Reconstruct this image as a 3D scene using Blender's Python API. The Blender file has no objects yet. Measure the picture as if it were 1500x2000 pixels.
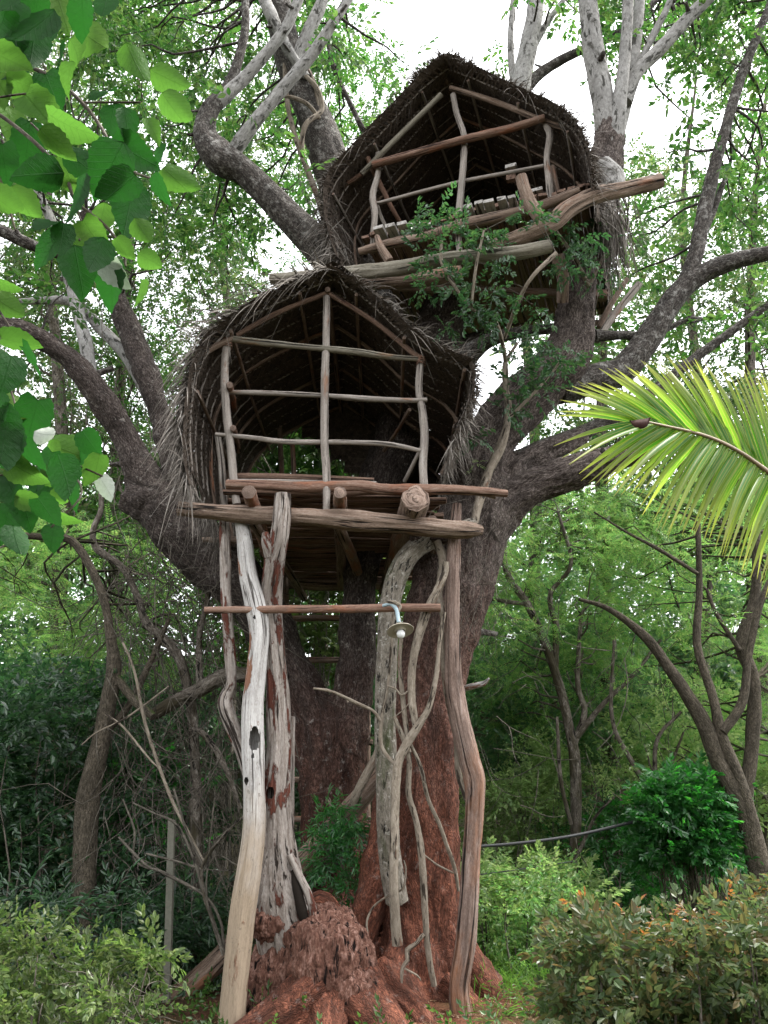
import bpy, math, random
import numpy as np
from mathutils import Vector, kdtree

rng = np.random.default_rng(7)
random.seed(7)
SC = bpy.context.scene
COL = SC.collection

# ------------------------------------------------------------------ camera, sky, sun, exposure
CZ = 1.65
PITCH = math.radians(20.0)
FPX = 1540.0
cam_data = bpy.data.cameras.new('camera')
cam_data.sensor_fit = 'VERTICAL'
cam_data.sensor_height = 24.0
cam_data.lens = 24.0 * FPX / 2000.0
cam_data.clip_start = 0.05
cam_data.clip_end = 500.0
cam = bpy.data.objects.new('camera', cam_data)
cam.location = (0, 0, CZ)
cam.rotation_euler = (math.radians(90) + PITCH, 0, 0)
COL.objects.link(cam)
SC.camera = cam

SUN_EL, SUN_AZ = math.radians(64), math.radians(75)   # high, beyond the tree to the right: leaves are lit from behind
world = bpy.data.worlds.new("World")
SC.world = world
world.use_nodes = True
wn = world.node_tree
for n in list(wn.nodes): wn.nodes.remove(n)
w_out = wn.nodes.new('ShaderNodeOutputWorld')
w_bg = wn.nodes.new('ShaderNodeBackground')
w_sky = wn.nodes.new('ShaderNodeTexSky')
w_sky.sky_type = 'NISHITA'
w_sky.sun_disc = False
w_sky.sun_elevation = SUN_EL
w_sky.sun_rotation = SUN_AZ
w_sky.air_density = 1.0
w_sky.dust_density = 3.0
w_hsv = wn.nodes.new('ShaderNodeHueSaturation')      # high thin overcast: nearly colourless
w_hsv.inputs['Saturation'].default_value = 0.12
wn.links.new(w_sky.outputs[0], w_hsv.inputs['Color'])
wn.links.new(w_hsv.outputs[0], w_bg.inputs[0])
w_bg.inputs[1].default_value = 0.15
wn.links.new(w_bg.outputs[0], w_out.inputs[0])

sun_d = bpy.data.lights.new('sun', 'SUN')
sun_d.energy = 1.5
sun_d.angle = math.radians(12)
sun_d.color = (1.0, 0.96, 0.9)
sun = bpy.data.objects.new('sun', sun_d)
_sd = Vector((math.sin(SUN_AZ) * math.cos(SUN_EL), math.cos(SUN_AZ) * math.cos(SUN_EL), math.sin(SUN_EL)))
sun.rotation_euler = _sd.to_track_quat('Z', 'Y').to_euler()
sun.location = (0, 0, 30)
COL.objects.link(sun)

SC.view_settings.view_transform = 'Standard'
SC.view_settings.look = 'None'
SC.view_settings.gamma = 1.0
SC.view_settings.use_curve_mapping = False
SC.view_settings.exposure = 2.45
SC.render.engine = 'CYCLES'
SC.cycles.max_bounces = 6
SC.cycles.diffuse_bounces = 3
SC.cycles.transmission_bounces = 4
SC.cycles.transparent_max_bounces = 4
SC.cycles.glossy_bounces = 2

# ------------------------------------------------------------------ helpers: points
CP, SP = math.cos(PITCH), math.sin(PITCH)
def P(px, py, Y):
    xc, yc = (px - 750) / FPX, (1000 - py) / FPX
    d = Y / (CP - yc * SP)
    return np.array((xc * d, Y, CZ + d * (SP + yc * CP)))
def mpp(py, Y):
    yc = (1000 - py) / FPX
    return (Y / (CP - yc * SP)) / FPX
def on_plane(px, py, P0, n):
    xc, yc = (px - 750) / FPX, (1000 - py) / FPX
    d = np.array((xc, CP - yc * SP, SP + yc * CP))
    o = np.array((0, 0, CZ))
    t = np.dot(P0 - o, n) / np.dot(d, n)
    return o + t * d
def pts(seq):
    """(px, py, Y, radius in px) -> world (x, y, z, r)"""
    out = []
    for a in seq:
        p = P(a[0], a[1], a[2])
        out.append((p[0], p[1], p[2], a[3] * mpp(a[1], a[2])))
    return out

# ------------------------------------------------------------------ helpers: noise
def _hash(i, j, k, s=0):
    h = (i * 374761393 + j * 668265263 + k * 2147483647 + s * 974634777) & 0xFFFFFFFF
    h = ((h ^ (h >> 13)) * 1274126177) & 0xFFFFFFFF
    h = (h ^ (h >> 16)) & 0xFFFFFFFF
    h = (h * 2246822519) & 0xFFFFFFFF
    return ((h ^ (h >> 15)) & 0xFFFF) / 65535.0
def vnoise(p, s=0):
    p = np.asarray(p, float)
    i = np.floor(p).astype(np.int64); f = p - i; f = f * f * (3 - 2 * f)
    r = 0
    for a in (0, 1):
        for b in (0, 1):
            for c in (0, 1):
                w = (f[:, 0] if a else 1 - f[:, 0]) * (f[:, 1] if b else 1 - f[:, 1]) * (f[:, 2] if c else 1 - f[:, 2])
                r = r + w * _hash(i[:, 0] + a, i[:, 1] + b, i[:, 2] + c, s)
    return r * 2 - 1
def fbm(p, o=3, s=0):
    r = 0; a = 1; t = 0
    for k in range(o):
        r = r + a * vnoise(p * (2.03 ** k), s + k); t += a; a *= .5
    return r / t
def worley(p, s=0):
    p = np.asarray(p, float); i = np.floor(p).astype(np.int64)
    f1 = np.full(len(p), 9.); f2 = np.full(len(p), 9.); cid = np.zeros(len(p))
    for a in (-1, 0, 1):
        for b in (-1, 0, 1):
            for c in (-1, 0, 1):
                q = i + (a, b, c)
                o = np.stack([_hash(q[:, 0], q[:, 1], q[:, 2], s + k) for k in (1, 2, 3)], 1)
                d = np.linalg.norm(q + o - p, axis=1)
                h = _hash(q[:, 0], q[:, 1], q[:, 2], s + 7)
                m = d < f1
                f2 = np.where(m, f1, np.minimum(f2, d)); cid = np.where(m, h, cid); f1 = np.where(m, d, f1)
    return f1, f2, cid

# ------------------------------------------------------------------ helpers: meshes
class MB:
    def __init__(s): s.V = []; s.G = []; s.F = []; s.M = []; s.n = 0
    def add(s, V, F, G=None, m=0):
        V = np.asarray(V, float)
        s.V.append(V); s.G.append(V if G is None else np.asarray(G, float))
        for f in (F if isinstance(F, list) else [F]):
            f = np.asarray(f, np.int64)
            if len(f):
                s.F.append(f + s.n); s.M.append(np.full(len(f), m))
        s.n += len(V)
        return s
    def build(s, name, mat, parent=None, smooth=True, loc=None):
        V = np.concatenate(s.V); G = np.concatenate(s.G)
        if loc is None:
            loc = np.array(parent.location) if parent is not None and parent.parent is None else (np.array(parent.location) + np.array(parent.parent.location) if parent is not None else np.zeros(3))
            off = loc
        else: off = np.array(loc)
        me = bpy.data.meshes.new(name)
        me.vertices.add(len(V)); me.vertices.foreach_set('co', (V - off).astype(np.float32).ravel())
        loops = np.concatenate([f.ravel() for f in s.F])
        tot = np.concatenate([np.full(len(f), f.shape[1]) for f in s.F])
        st = np.concatenate([[0], np.cumsum(tot)[:-1]])
        me.loops.add(len(loops)); me.loops.foreach_set('vertex_index', loops.astype(np.int32))
        me.polygons.add(len(tot)); me.polygons.foreach_set('loop_start', st.astype(np.int32)); me.polygons.foreach_set('loop_total', tot.astype(np.int32))
        me.polygons.foreach_set('material_index', np.concatenate(s.M).astype(np.int32))
        me.polygons.foreach_set('use_smooth', np.full(len(tot), bool(smooth)))
        me.update(calc_edges=True)
        at = me.attributes.new('grain', 'FLOAT_VECTOR', 'POINT'); at.data.foreach_set('vector', G.astype(np.float32).ravel())
        for m in (mat if isinstance(mat, (list, tuple)) else [mat]): me.materials.append(m)
        o = bpy.data.objects.new(name, me); COL.objects.link(o)
        if parent is not None: o.parent = parent
        else: o.location = tuple(off)
        return o

def tag(o, label=None, cat=None, group=None, kind=None):
    if label: o['label'] = label
    if cat: o['category'] = cat
    if group: o['group'] = group
    if kind: o['kind'] = kind
    return o
def thing(name, loc, label, cat, group=None):
    o = bpy.data.objects.new(name, None); COL.objects.link(o); o.empty_display_size = .2
    o.location = tuple(float(v) for v in loc)
    return tag(o, label, cat, group)

def spline(A, step):
    A = np.asarray(A, float)
    if len(A) == 2: 
        n = max(2, int(np.linalg.norm(A[1, :3] - A[0, :3]) / step) + 1)
        t = np.linspace(0, 1, n)[:, None]; return A[0] * (1 - t) + A[1] * t
    E = np.vstack([2 * A[0] - A[1], A, 2 * A[-1] - A[-2]]); out = []
    for i in range(1, len(E) - 2):
        p0, p1, p2, p3 = E[i - 1], E[i], E[i + 1], E[i + 2]
        n = max(2, int(np.linalg.norm(p2[:3] - p1[:3]) / step)); t = np.linspace(0, 1, n, endpoint=False)[:, None]
        out.append(.5 * ((2 * p1) + (-p0 + p2) * t + (2 * p0 - 5 * p1 + 4 * p2 - p3) * t ** 2 + (-p0 + 3 * p1 - 3 * p2 + p3) * t ** 3))
    out.append(A[-1:]); R = np.vstack(out); R[:, 3] = np.maximum(R[:, 3], A[:, 3].min() * .9)
    return R
def frames(C):
    T = np.gradient(C, axis=0); T /= np.linalg.norm(T, axis=1)[:, None] + 1e-9
    N = np.zeros_like(T); ref = np.array((0, 1., 0)) if abs(T[0, 1]) < .8 else np.array((1., 0, 0))
    n = ref - T[0] * T[0].dot(ref); n /= np.linalg.norm(n)
    for i in range(len(T)):
        n = n - T[i] * T[i].dot(n); n /= np.linalg.norm(n) + 1e-9; N[i] = n
    return T, N, np.cross(T, N)
SEED = [10]
def tube(mb, A, sides=12, step=.04, rough=.06, fine=0, freq=1.2, lobes=0, capm=0, m=0, holes=(), wob=0., taper_end=True, flat=1.0):
    """irregular round timber along world points (x, y, z, r)"""
    SEED[0] += 1; sd = SEED[0]
    R = spline(A, step)
    C, r = R[:, :3].copy(), R[:, 3].copy()
    if wob:
        L = np.arange(len(C)) * step
        for k in range(3): C[:, k] += wob * fbm(np.stack([L * 1.7, L * 0 + sd * 3.1, L * 0 + k * 9.], 1), 2, sd)
    T, N, B = frames(C)
    s = np.concatenate([[0], np.cumsum(np.linalg.norm(np.diff(C, axis=0), axis=1))])
    a = np.linspace(0, 2 * np.pi, sides, endpoint=False)
    ca, sa = np.cos(a), np.sin(a)
    rm = max(r.mean(), 1e-4)
    q = np.stack([np.outer(np.ones(len(s)), ca) * freq, np.outer(np.ones(len(s)), sa) * freq, np.outer(s / rm * .35, np.ones(sides))], 2).reshape(-1, 3) + sd * 1.37
    d = 1 + rough * fbm(q, 3, sd)
    if lobes: d = d + lobes * fbm(np.stack([q[:, 0] * 2.2, q[:, 1] * 2.2, q[:, 2] * .3], 1), 2, sd + 5)
    if fine: d = d + fine * fbm(q * (5, 5, 1.6), 2, sd + 9)
    d = d.reshape(len(s), sides) * r[:, None]
    V = C[:, None, :] + d[:, :, None] * (ca[None, :, None] * N[:, None, :] + flat * sa[None, :, None] * B[:, None, :])
    G = np.stack([np.outer(r, ca), np.outer(r, sa), np.outer(s, np.ones(sides))], 2) + (sd * .731 % 7)
    V = V.reshape(-1, 3); G = G.reshape(-1, 3)
    i = np.arange(len(s) - 1)[:, None] * sides; j = np.arange(sides)[None, :]; jn = (j + 1) % sides
    F = np.stack([i + j, i + jn, i + sides + jn, i + sides + j], 2).reshape(-1, 4)
    for hp, rx, rz in holes:
        c = V[F].mean(1); dd = ((c[:, 0] - hp[0]) / rx) ** 2 + ((c[:, 2] - hp[2]) / rz) ** 2
        e = .35 * fbm(c * 40, 2, 3)
        F = F[~((dd < 1 + e) & (c[:, 1] < hp[1] + .02))]
    mb.add(V, F, G, m)
    # caps
    for e, c in ((0, C[0]), (len(s) - 1, C[-1])):
        ring = V[e * sides:(e + 1) * sides]; gr = G[e * sides:(e + 1) * sides]
        bump = T[e] * (-1 if e == 0 else 1) * r[e] * .12
        inner = c + (ring - c) * .55 + bump * .9
        V2 = np.vstack([ring, inner, c[None] + bump]); G2 = np.vstack([gr, gr * .55, gr.mean(0)[None]])
        j = np.arange(sides); jn = (j + 1) % sides
        f4 = np.stack([j, jn, sides + jn, sides + j], 1); f3 = np.stack([sides + j, sides + jn, np.full(sides, 2 * sides)], 1)
        if e == 0: f4 = f4[:, ::-1]; f3 = f3[:, ::-1]
        mb.add(V2, [f4, f3], G2, capm)
    return C
def box(mb, c, x, y, z, hx, hy, hz, jit=.0, m=0):
    """board: centre c, axes x y z (unit), half sizes; slightly uneven, chamfer-free but warped"""
    c = np.array(c); V = []
    for sx in (-1, 1):
        for sy in (-1, 1):
            for sz in (-1, 1):
                V.append(c + sx * hx * x + sy * hy * y + sz * hz * z + rng.normal(0, 1, 3) * jit)
    F = [[0, 1, 3, 2], [4, 6, 7, 5], [0, 4, 5, 1], [2, 3, 7, 6], [0, 2, 6, 4], [1, 5, 7, 3]]
    V = np.array(V)
    G = np.stack([(V - c) @ z, (V - c) @ y, (V - c) @ x], 1) + rng.random(3) * 9
    mb.add(V[np.array(F)].reshape(-1, 3), np.arange(24).reshape(6, 4), G[np.array(F)].reshape(-1, 3), m)
def unit(v): v = np.asarray(v, float); return v / (np.linalg.norm(v, axis=-1, keepdims=True) + 1e-9)

def ribbons(mb, S, D, L, w, grav=.6, seg=4, m=0):
    """curved tapering strands (palm-leaf ends, straw)"""
    S = np.asarray(S, float); D = unit(D); n = len(S); L = np.broadcast_to(L, n); w = np.broadcast_to(w, n)
    side = unit(np.cross(D, rng.normal(0, 1, (n, 3))))
    t = np.linspace(0, 1, seg + 1); V = []
    for k, tt in enumerate(t):
        p = S + D * (L * tt)[:, None]; p[:, 2] -= grav * L * tt * tt
        ww = (w * (1 - tt ** 2 * .9) * .5)[:, None] * side
        V += [p - ww, p + ww]
    V = np.stack(V, 1)
    F = np.array([[2 * k, 2 * k + 1, 2 * k + 3, 2 * k + 2] for k in range(seg)])
    F = (F[None] + (np.arange(n) * (2 * seg + 2))[:, None, None]).reshape(-1, 4)
    G = np.stack([np.zeros_like(V[..., 0]), np.zeros_like(V[..., 0]), np.tile(np.repeat(t, 2), (n, 1))], 2) + rng.random((n, 1, 1)) * 50
    mb.add(V.reshape(-1, 3), F, G.reshape(-1, 3), m)

# ------------------------------------------------------------------ helpers: foliage
def leaf6(l, w, base, d, up):
    """one folded ovate leaf: 6 verts, 2 quads"""
    s = unit(np.cross(d, up)); up = unit(np.cross(s, d)); b = np.array(base)
    return np.array([b, b + d * l * .3 + s * w * .5 + up * w * .16, b + d * l * .68 + s * w * .38 + up * w * .10, b + d * l - up * l * .10,
                     b + d * l * .68 - s * w * .38 + up * w * .10, b + d * l * .3 - s * w * .5 + up * w * .16])
def leaf4(l, w, base, d, up):
    s = unit(np.cross(d, up)); up = unit(np.cross(s, d)); b = np.array(base)
    return np.array([b, b + d * l * .45 + s * w * .5 + up * w * .12, b + d * l - up * l * .08, b + d * l * .45 - s * w * .5 + up * w * .12])
F6 = np.array([[0, 1, 2, 3], [0, 3, 4, 5]]); F4 = np.array([[0, 1, 2], [0, 2, 3]])
def t_broad(n=9, l=.34, w=.5, lf=leaf6):
    out = []
    for k in range(n):
        t = (k + .5) / n; side = 1 if k % 2 else -1
        b = np.array((0, t, -.12 * t * t)) + rng.normal(0, .02, 3)
        a = math.radians(rng.uniform(30, 75)) * (1 - t * .5) * side
        d = unit((math.sin(a), math.cos(a), rng.uniform(-.7, .25)))
        ll = l * rng.uniform(.65, 1.1); out.append(lf(ll, ll * w, b, d, unit((rng.normal(0, .35), rng.normal(0, .3), 1))))
    out.append(lf(l, l * w, (0, .97, -.1), unit((0, 1, -.3)), np.array((0, 0, 1.))))
    return np.stack(out)
def t_pinnate(n=9, l=.22, w=.3, lf=leaf4):
    out = []
    for k in range(n):
        t = .12 + .88 * k / n
        for side in (-1, 1):
            a = math.radians(rng.uniform(50, 70) - 15 * t) * side; d = unit((math.sin(a), math.cos(a), rng.uniform(-.4, 0)))
            ll = l * rng.uniform(.8, 1.1) * (1.1 - .5 * t); out.append(lf(ll, ll * w, (0, t, -.25 * t * t), d, np.array((0, 0, 1.))))
    return np.stack(out)
TPL = {
    'broad': [t_broad() for _ in range(5)],
    'broad4': [t_broad(9, .36, .52, leaf4) for _ in range(5)],
    'small4': [t_broad(12, .22, .5, leaf4) for _ in range(5)],
    'long': [t_broad(8, .42, .26) for _ in range(5)],
    'fern': [t_pinnate() for _ in range(4)],
    'grass': [t_broad(5, .9, .06, leaf4) for _ in range(4)],
}
def sprays(mb, C, D, S, kind, roll=.5, m=0):
    C = np.asarray(C, float); n = len(C)
    if n == 0: return
    D = unit(D); S = np.broadcast_to(S, n)
    up = np.tile((0, 0, 1.), (n, 1)) + rng.normal(0, roll, (n, 3))
    X = unit(np.cross(D, up)); Z = np.cross(X, D)
    M = np.stack([X, D, Z], 1)                     # rows: local axes
    which = rng.integers(0, len(TPL[kind]), n)
    for t, T in enumerate(TPL[kind]):
        q = which == t
        if not q.any(): continue
        k, nv = T.shape[:2]
        V = np.einsum('vi,nij->nvj', T.reshape(-1, 3), M[q]) * S[q][:, None, None] + C[q][:, None, :]
        F0 = F6 if nv == 6 else F4
        F = (F0[None] + (np.arange(q.sum() * k) * nv)[:, None, None]).reshape(-1, F0.shape[1])
        mb.add(V.reshape(-1, 3), F, None, m)
def rdir(n, zlo=-1.):
    v = unit(rng.normal(0, 1, (n, 3)))
    if zlo > -1:
        for _ in range(4):
            b = v[:, 2] < zlo; v[b] = unit(rng.normal(0, 1, (b.sum(), 3)))
    return v
def clump_sprays(mb, centres, radii, per, kind, size, droop=-.15, zlo=-.55, flat=.7, m=0, roll=.45):
    centres = np.asarray(centres, float); n = len(centres); radii = np.broadcast_to(radii, n)
    C = np.repeat(centres, per, 0); R = np.repeat(radii, per)
    d = rdir(len(C), zlo)
    pos = C + d * (R * rng.uniform(.35, 1, len(C)))[:, None] * (1, 1, flat)
    D = d * (1, 1, .6) + rng.normal(0, .45, d.shape) + (0, 0, droop)
    sprays(mb, pos, D, size * rng.uniform(.7, 1.25, len(C)), kind, roll, m)
def twig(mb, a, b, r, sag=.1, sides=5):
    a, b = np.array(a, float), np.array(b, float); L = np.linalg.norm(b - a); k = [np.r_[a, r]]
    for t in (.35, .7): k.append(np.r_[a * (1 - t) + b * t + rng.normal(0, sag * L, 3) * .6, r * (1 - .6 * t)])
    k.append(np.r_[b, r * .25]); tube(mb, k, sides, max(.08, L / 7), .05)

# ------------------------------------------------------------------ materials
class NT:
    def __init__(s, name):
        s.m = bpy.data.materials.new(name); s.m.use_nodes = True; s.t = s.m.node_tree
        for n in list(s.t.nodes): s.t.nodes.remove(n)
        s.out = s.n('ShaderNodeOutputMaterial')
    def n(s, kind, **kw):
        x = s.t.nodes.new(kind)
        for k, v in kw.items():
            if k in x.inputs: x.inputs[k].default_value = v
            else: setattr(x, k, v)
        return x
    def l(s, a, b): s.t.links.new(a, b)
    def coord(s, attr='grain', scale=(1, 1, 1)):
        if attr == 'object':
            a = s.n('ShaderNodeTexCoord').outputs['Object']
        elif attr == 'world': a = s.n('ShaderNodeNewGeometry').outputs['Position']
        else:
            q = s.n('ShaderNodeAttribute'); q.attribute_name = attr; a = q.outputs['Vector']
        mp = s.n('ShaderNodeMapping'); mp.inputs['Scale'].default_value = scale; s.l(a, mp.inputs['Vector']); return mp.outputs[0]
    def noise(s, vec, scale, detail=4, rough=.6, dist=0.):
        x = s.n('ShaderNodeTexNoise'); x.inputs['Scale'].default_value = scale; x.inputs['Detail'].default_value = detail
        x.inputs['Roughness'].default_value = rough; x.inputs['Distortion'].default_value = dist; s.l(vec, x.inputs['Vector']); return x.outputs['Fac']
    def ramp(s, fac, stops):
        r = s.n('ShaderNodeValToRGB'); e = r.color_ramp.elements
        while len(e) > 1: e.remove(e[-1])
        e[0].position = stops[0][0]; e[0].color = (*stops[0][1], 1) if hasattr(stops[0][1], '__len__') else (stops[0][1],) * 3 + (1,)
        for p, c in stops[1:]:
            q = e.new(p); q.color = (*c, 1) if hasattr(c, '__len__') else (c, c, c, 1)
        s.l(fac, r.inputs[0]); return r.outputs[0]
    def mix(s, f, a, b, mode='MIX'):
        x = s.n('ShaderNodeMix'); x.data_type = 'RGBA'; x.blend_type = mode
        for v, i in ((f, 0), (a, 6), (b, 7)):
            if hasattr(v, 'is_linked'): s.l(v, x.inputs[i])
            else: x.inputs[i].default_value = (*v, 1) if hasattr(v, '__len__') else (v if i == 0 else (v, v, v, 1))
        return x.outputs[2]
    def bump(s, h, strength=.6, dist=.02, prev=None):
        b = s.n('ShaderNodeBump'); b.inputs['Strength'].default_value = strength; b.inputs['Distance'].default_value = dist
        s.l(h, b.inputs['Height'])
        if prev is not None: s.l(prev, b.inputs['Normal'])
        return b.outputs[0]
    def pbr(s, col, rough=.9, nrm=None, spec=.2, **kw):
        b = s.n('ShaderNodeBsdfPrincipled'); b.inputs['Roughness'].default_value = rough; b.inputs['Specular IOR Level'].default_value = spec
        if hasattr(col, 'is_linked'): s.l(col, b.inputs['Base Color'])
        else: b.inputs['Base Color'].default_value = (*col, 1)
        if nrm is not None: s.l(nrm, b.inputs['Normal'])
        for k, v in kw.items(): b.inputs[k].default_value = v
        s.l(b.outputs[0], s.out.inputs[0]); return s.m

def wood(name, dark, mid, light, g=(1, 1, .10), sc=38, patch=None, pamt=(.55, .62), psc=3.2, crack=.5, lichen=None, lamt=(.62, .7), bumpd=.02, pg=(1, 1, .3), warm=None):
    t = NT(name); v = t.coord('grain', g)
    f0 = t.noise(v, sc, 7, .72, .6); f1 = t.noise(t.coord('grain', (1, 1, .3)), sc * 3.2, 4, .7); f = t.mix(.35, f0, f1)
    c = t.ramp(f, [(.36, dark), (.5, mid), (.64, light)])
    big = t.noise(t.coord('grain', (1, 1, .5)), 4.5, 3, .6)
    c = t.mix(t.ramp(big, [(.35, 0.), (.7, .55)]), c, tuple(x * .55 for x in mid), 'MIX')
    cr = t.noise(t.coord('grain', (g[0], g[1], g[2] * .6)), sc * .8, 5, .62, .5)
    crm = t.ramp(cr, [(.38, 1.), (.43, 0.)])
    c = t.mix(crm, c, tuple(x * (1 - crack) * .5 for x in dark))
    if warm:       # bark not yet weathered away near the foot
        sp = t.n('ShaderNodeSeparateXYZ'); t.l(t.coord('world'), sp.inputs[0])
        ad = t.n('ShaderNodeMath'); ad.operation = 'MULTIPLY_ADD'; t.l(big, ad.inputs[0]); ad.inputs[1].default_value = -1.6; t.l(sp.outputs['Z'], ad.inputs[2])
        mr = t.n('ShaderNodeMapRange'); mr.inputs['From Min'].default_value = warm[1] - .8; mr.inputs['From Max'].default_value = warm[2] - .8; mr.inputs['To Min'].default_value = 1; mr.inputs['To Max'].default_value = 0; t.l(ad.outputs[0], mr.inputs['Value'])
        c = t.mix(mr.outputs[0], c, t.ramp(f, [(.28, tuple(x * .5 for x in warm[0])), (.5, warm[0]), (.75, tuple(x * 1.3 for x in warm[0]))]))
    h = t.mix(.5, f, t.ramp(cr, [(.30, 0.), (.45, 1.)]))
    if patch:
        pn = t.noise(t.coord('grain', pg), psc, 6, .68, .3)
        pm = t.ramp(pn, [(pamt[0], 0.), (pamt[1], 1.)])
        pc = t.ramp(t.noise(v, sc * .8, 4), [(.3, tuple(x * .5 for x in patch)), (.7, patch)])
        c = t.mix(pm, c, pc)
        h = t.mix(.4, h, pm)
    if lichen:
        ln = t.noise(t.coord('world'), 16, 6, .75)
        c = t.mix(t.ramp(ln, [(lamt[0], 0.), (lamt[1], 1.)]), c, lichen)
    return t.pbr(c, .9, t.bump(h, .9, bumpd))

def bark_rough(name, dark, mid, light, red=None, zr=(1.5, 3.2), lichen=(.34, .34, .29), moss=None, lam=(.58, .7)):
    t = NT(name); v = t.coord('grain', (1, 1, .42))
    vor = t.n('ShaderNodeTexVoronoi'); vor.inputs['Scale'].default_value = 38; vor.inputs['Randomness'].default_value = 1
    wv = t.n('ShaderNodeVectorMath'); wv.operation = 'ADD'; nz = t.n('ShaderNodeTexNoise'); nz.inputs['Scale'].default_value = 9; t.l(v, nz.inputs['Vector'])
    sc = t.n('ShaderNodeVectorMath'); sc.operation = 'SCALE'; sc.inputs['Scale'].default_value = .22; t.l(nz.outputs['Color'], sc.inputs[0])
    t.l(v, wv.inputs[0]); t.l(sc.outputs[0], wv.inputs[1]); t.l(wv.outputs[0], vor.inputs['Vector']); vor.feature = 'DISTANCE_TO_EDGE'
    n1 = t.noise(v, 52, 8, .78); n2 = t.noise(t.coord('grain', (1, 1, .5)), 6, 5, .65)
    c = t.ramp(n1, [(.37, dark), (.5, mid), (.63, light)])
    if red:
        rc = t.ramp(n1, [(.34, tuple(x * .25 for x in red)), (.5, red), (.66, tuple(min(1, x * 2.2) for x in red))])
        rc = t.mix(t.ramp(t.noise(t.coord('grain', (1, 1, .25)), 9, 6, .75), [(.46, 0.), (.62, .8)]), rc, tuple(x * .3 for x in red))
        sep = t.n('ShaderNodeSeparateXYZ'); t.l(t.coord('world'), sep.inputs[0])
        ad = t.n('ShaderNodeMath'); ad.operation = 'MULTIPLY_ADD'; t.l(n2, ad.inputs[0]); ad.inputs[1].default_value = -2.4; t.l(sep.outputs['Z'], ad.inputs[2])
        mr = t.n('ShaderNodeMapRange'); mr.inputs['From Min'].default_value = zr[0] - 1.2; mr.inputs['From Max'].default_value = zr[1] - 1.2
        mr.inputs['To Min'].default_value = 1; mr.inputs['To Max'].default_value = 0; t.l(ad.outputs[0], mr.inputs['Value'])
        c = t.mix(mr.outputs[0], c, rc)
    c = t.mix(t.ramp(n2, [(.4, 0.), (.7, .6)]), c, tuple(x * .5 for x in dark))
    c = t.mix(t.ramp(vor.outputs['Distance'], [(.0, .4), (.09, 0.)]), c, tuple(x * .35 for x in dark))
    if lichen:
        ln = t.noise(t.coord('world'), 11, 8, .78)
        c = t.mix(t.ramp(ln, [(lam[0], 0.), (lam[1], .8)]), c, lichen)
    if moss:
        sp = t.n('ShaderNodeSeparateXYZ'); t.l(t.n('ShaderNodeNewGeometry').outputs['Normal'], sp.inputs[0])
        mm = t.n('ShaderNodeMath'); mm.operation = 'MULTIPLY'; t.l(sp.outputs['Z'], mm.inputs[0]); t.l(t.noise(t.coord('world'), 5, 4), mm.inputs[1])
        c = t.mix(t.ramp(mm.outputs[0], [(.28, 0.), (.5, .7)]), c, moss)
    h = t.mix(.5, n1, t.ramp(vor.outputs['Distance'], [(0., 0.), (.25, 1.)]))
    return t.pbr(c, .95, t.bump(h, .7, .018))

def leafmat(name, cols, trans, tr=.45, spec=.25, vary=(.75, 1.3), nsc=1.1):
    t = NT(name); g = t.n('ShaderNodeNewGeometry')
    c = t.ramp(g.outputs['Random Per Island'], [(i / max(1, len(cols) - 1), k) for i, k in enumerate(cols)])
    tcl = t.ramp(g.outputs['Random Per Island'], [(i / max(1, len(trans) - 1), k) for i, k in enumerate(trans)])
    big = t.noise(t.coord('world'), nsc, 3, .6)
    k = t.ramp(big, [(.32, vary[0]), (.68, vary[1])])
    c = t.mix(1., c, k, 'MULTIPLY'); tcl = t.mix(1., tcl, k, 'MULTIPLY')
    d = t.n('ShaderNodeBsdfDiffuse'); tl = t.n('ShaderNodeBsdfTranslucent'); gl = t.n('ShaderNodeBsdfGlossy'); gl.inputs['Roughness'].default_value = .36
    t.l(c, d.inputs['Color']); t.l(tcl, tl.inputs['Color'])
    m1 = t.n('ShaderNodeMixShader'); m1.inputs[0].default_value = tr; t.l(d.outputs[0], m1.inputs[1]); t.l(tl.outputs[0], m1.inputs[2])
    m2 = t.n('ShaderNodeMixShader'); m2.inputs[0].default_value = .008 + spec * .10; t.l(m1.outputs[0], m2.inputs[1]); t.l(gl.outputs[0], m2.inputs[2])
    t.l(m2.outputs[0], t.out.inputs[0]); return t.m

M = {}
M['limb'] = bark_rough('limb_bark', (.014, .012, .010), (.062, .053, .046), (.18, .16, .145), lichen=(.33, .32, .295), moss=(.06, .07, .025), lam=(.52, .66))
M['trunk'] = bark_rough('trunk_bark', (.018, .013, .011), (.085, .066, .057), (.22, .185, .165), red=(.15, .056, .034), zr=(1.4, 4.2), lichen=(.24, .20, .18), lam=(.57, .72))
M['burl'] = wood('burl_bark', (.03, .013, .009), (.125, .058, .040), (.33, .20, .16), (1, 1, .42), 24, crack=.5, bumpd=.03)
M['pale_limb'] = wood('pale_smooth_bark', (.12, .115, .10), (.27, .26, .245), (.42, .41, .39), (1, 1, .6), 18, patch=(.08, .075, .065), pamt=(.56, .66), psc=5, crack=.2, lichen=(.07, .08, .055), lamt=(.64, .74), pg=(1, 1, .8))
M['bleached'] = wood('bleached_wood', (.22, .195, .175), (.44, .42, .40), (.60, .585, .56), (1, 1, .06), 34, patch=(.24, .12, .075), pamt=(.60, .635), psc=4.5, crack=.4, warm=((.29, .225, .16), .9, 1.9), lichen=(.14, .115, .09), lamt=(.60, .70))
M['bleached_warm'] = wood('peeling_post', (.22, .17, .12), (.46, .38, .29), (.60, .54, .46), (1, 1, .07), 30, patch=(.20, .07, .035), pamt=(.60, .64), psc=2.4, crack=.3)
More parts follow.
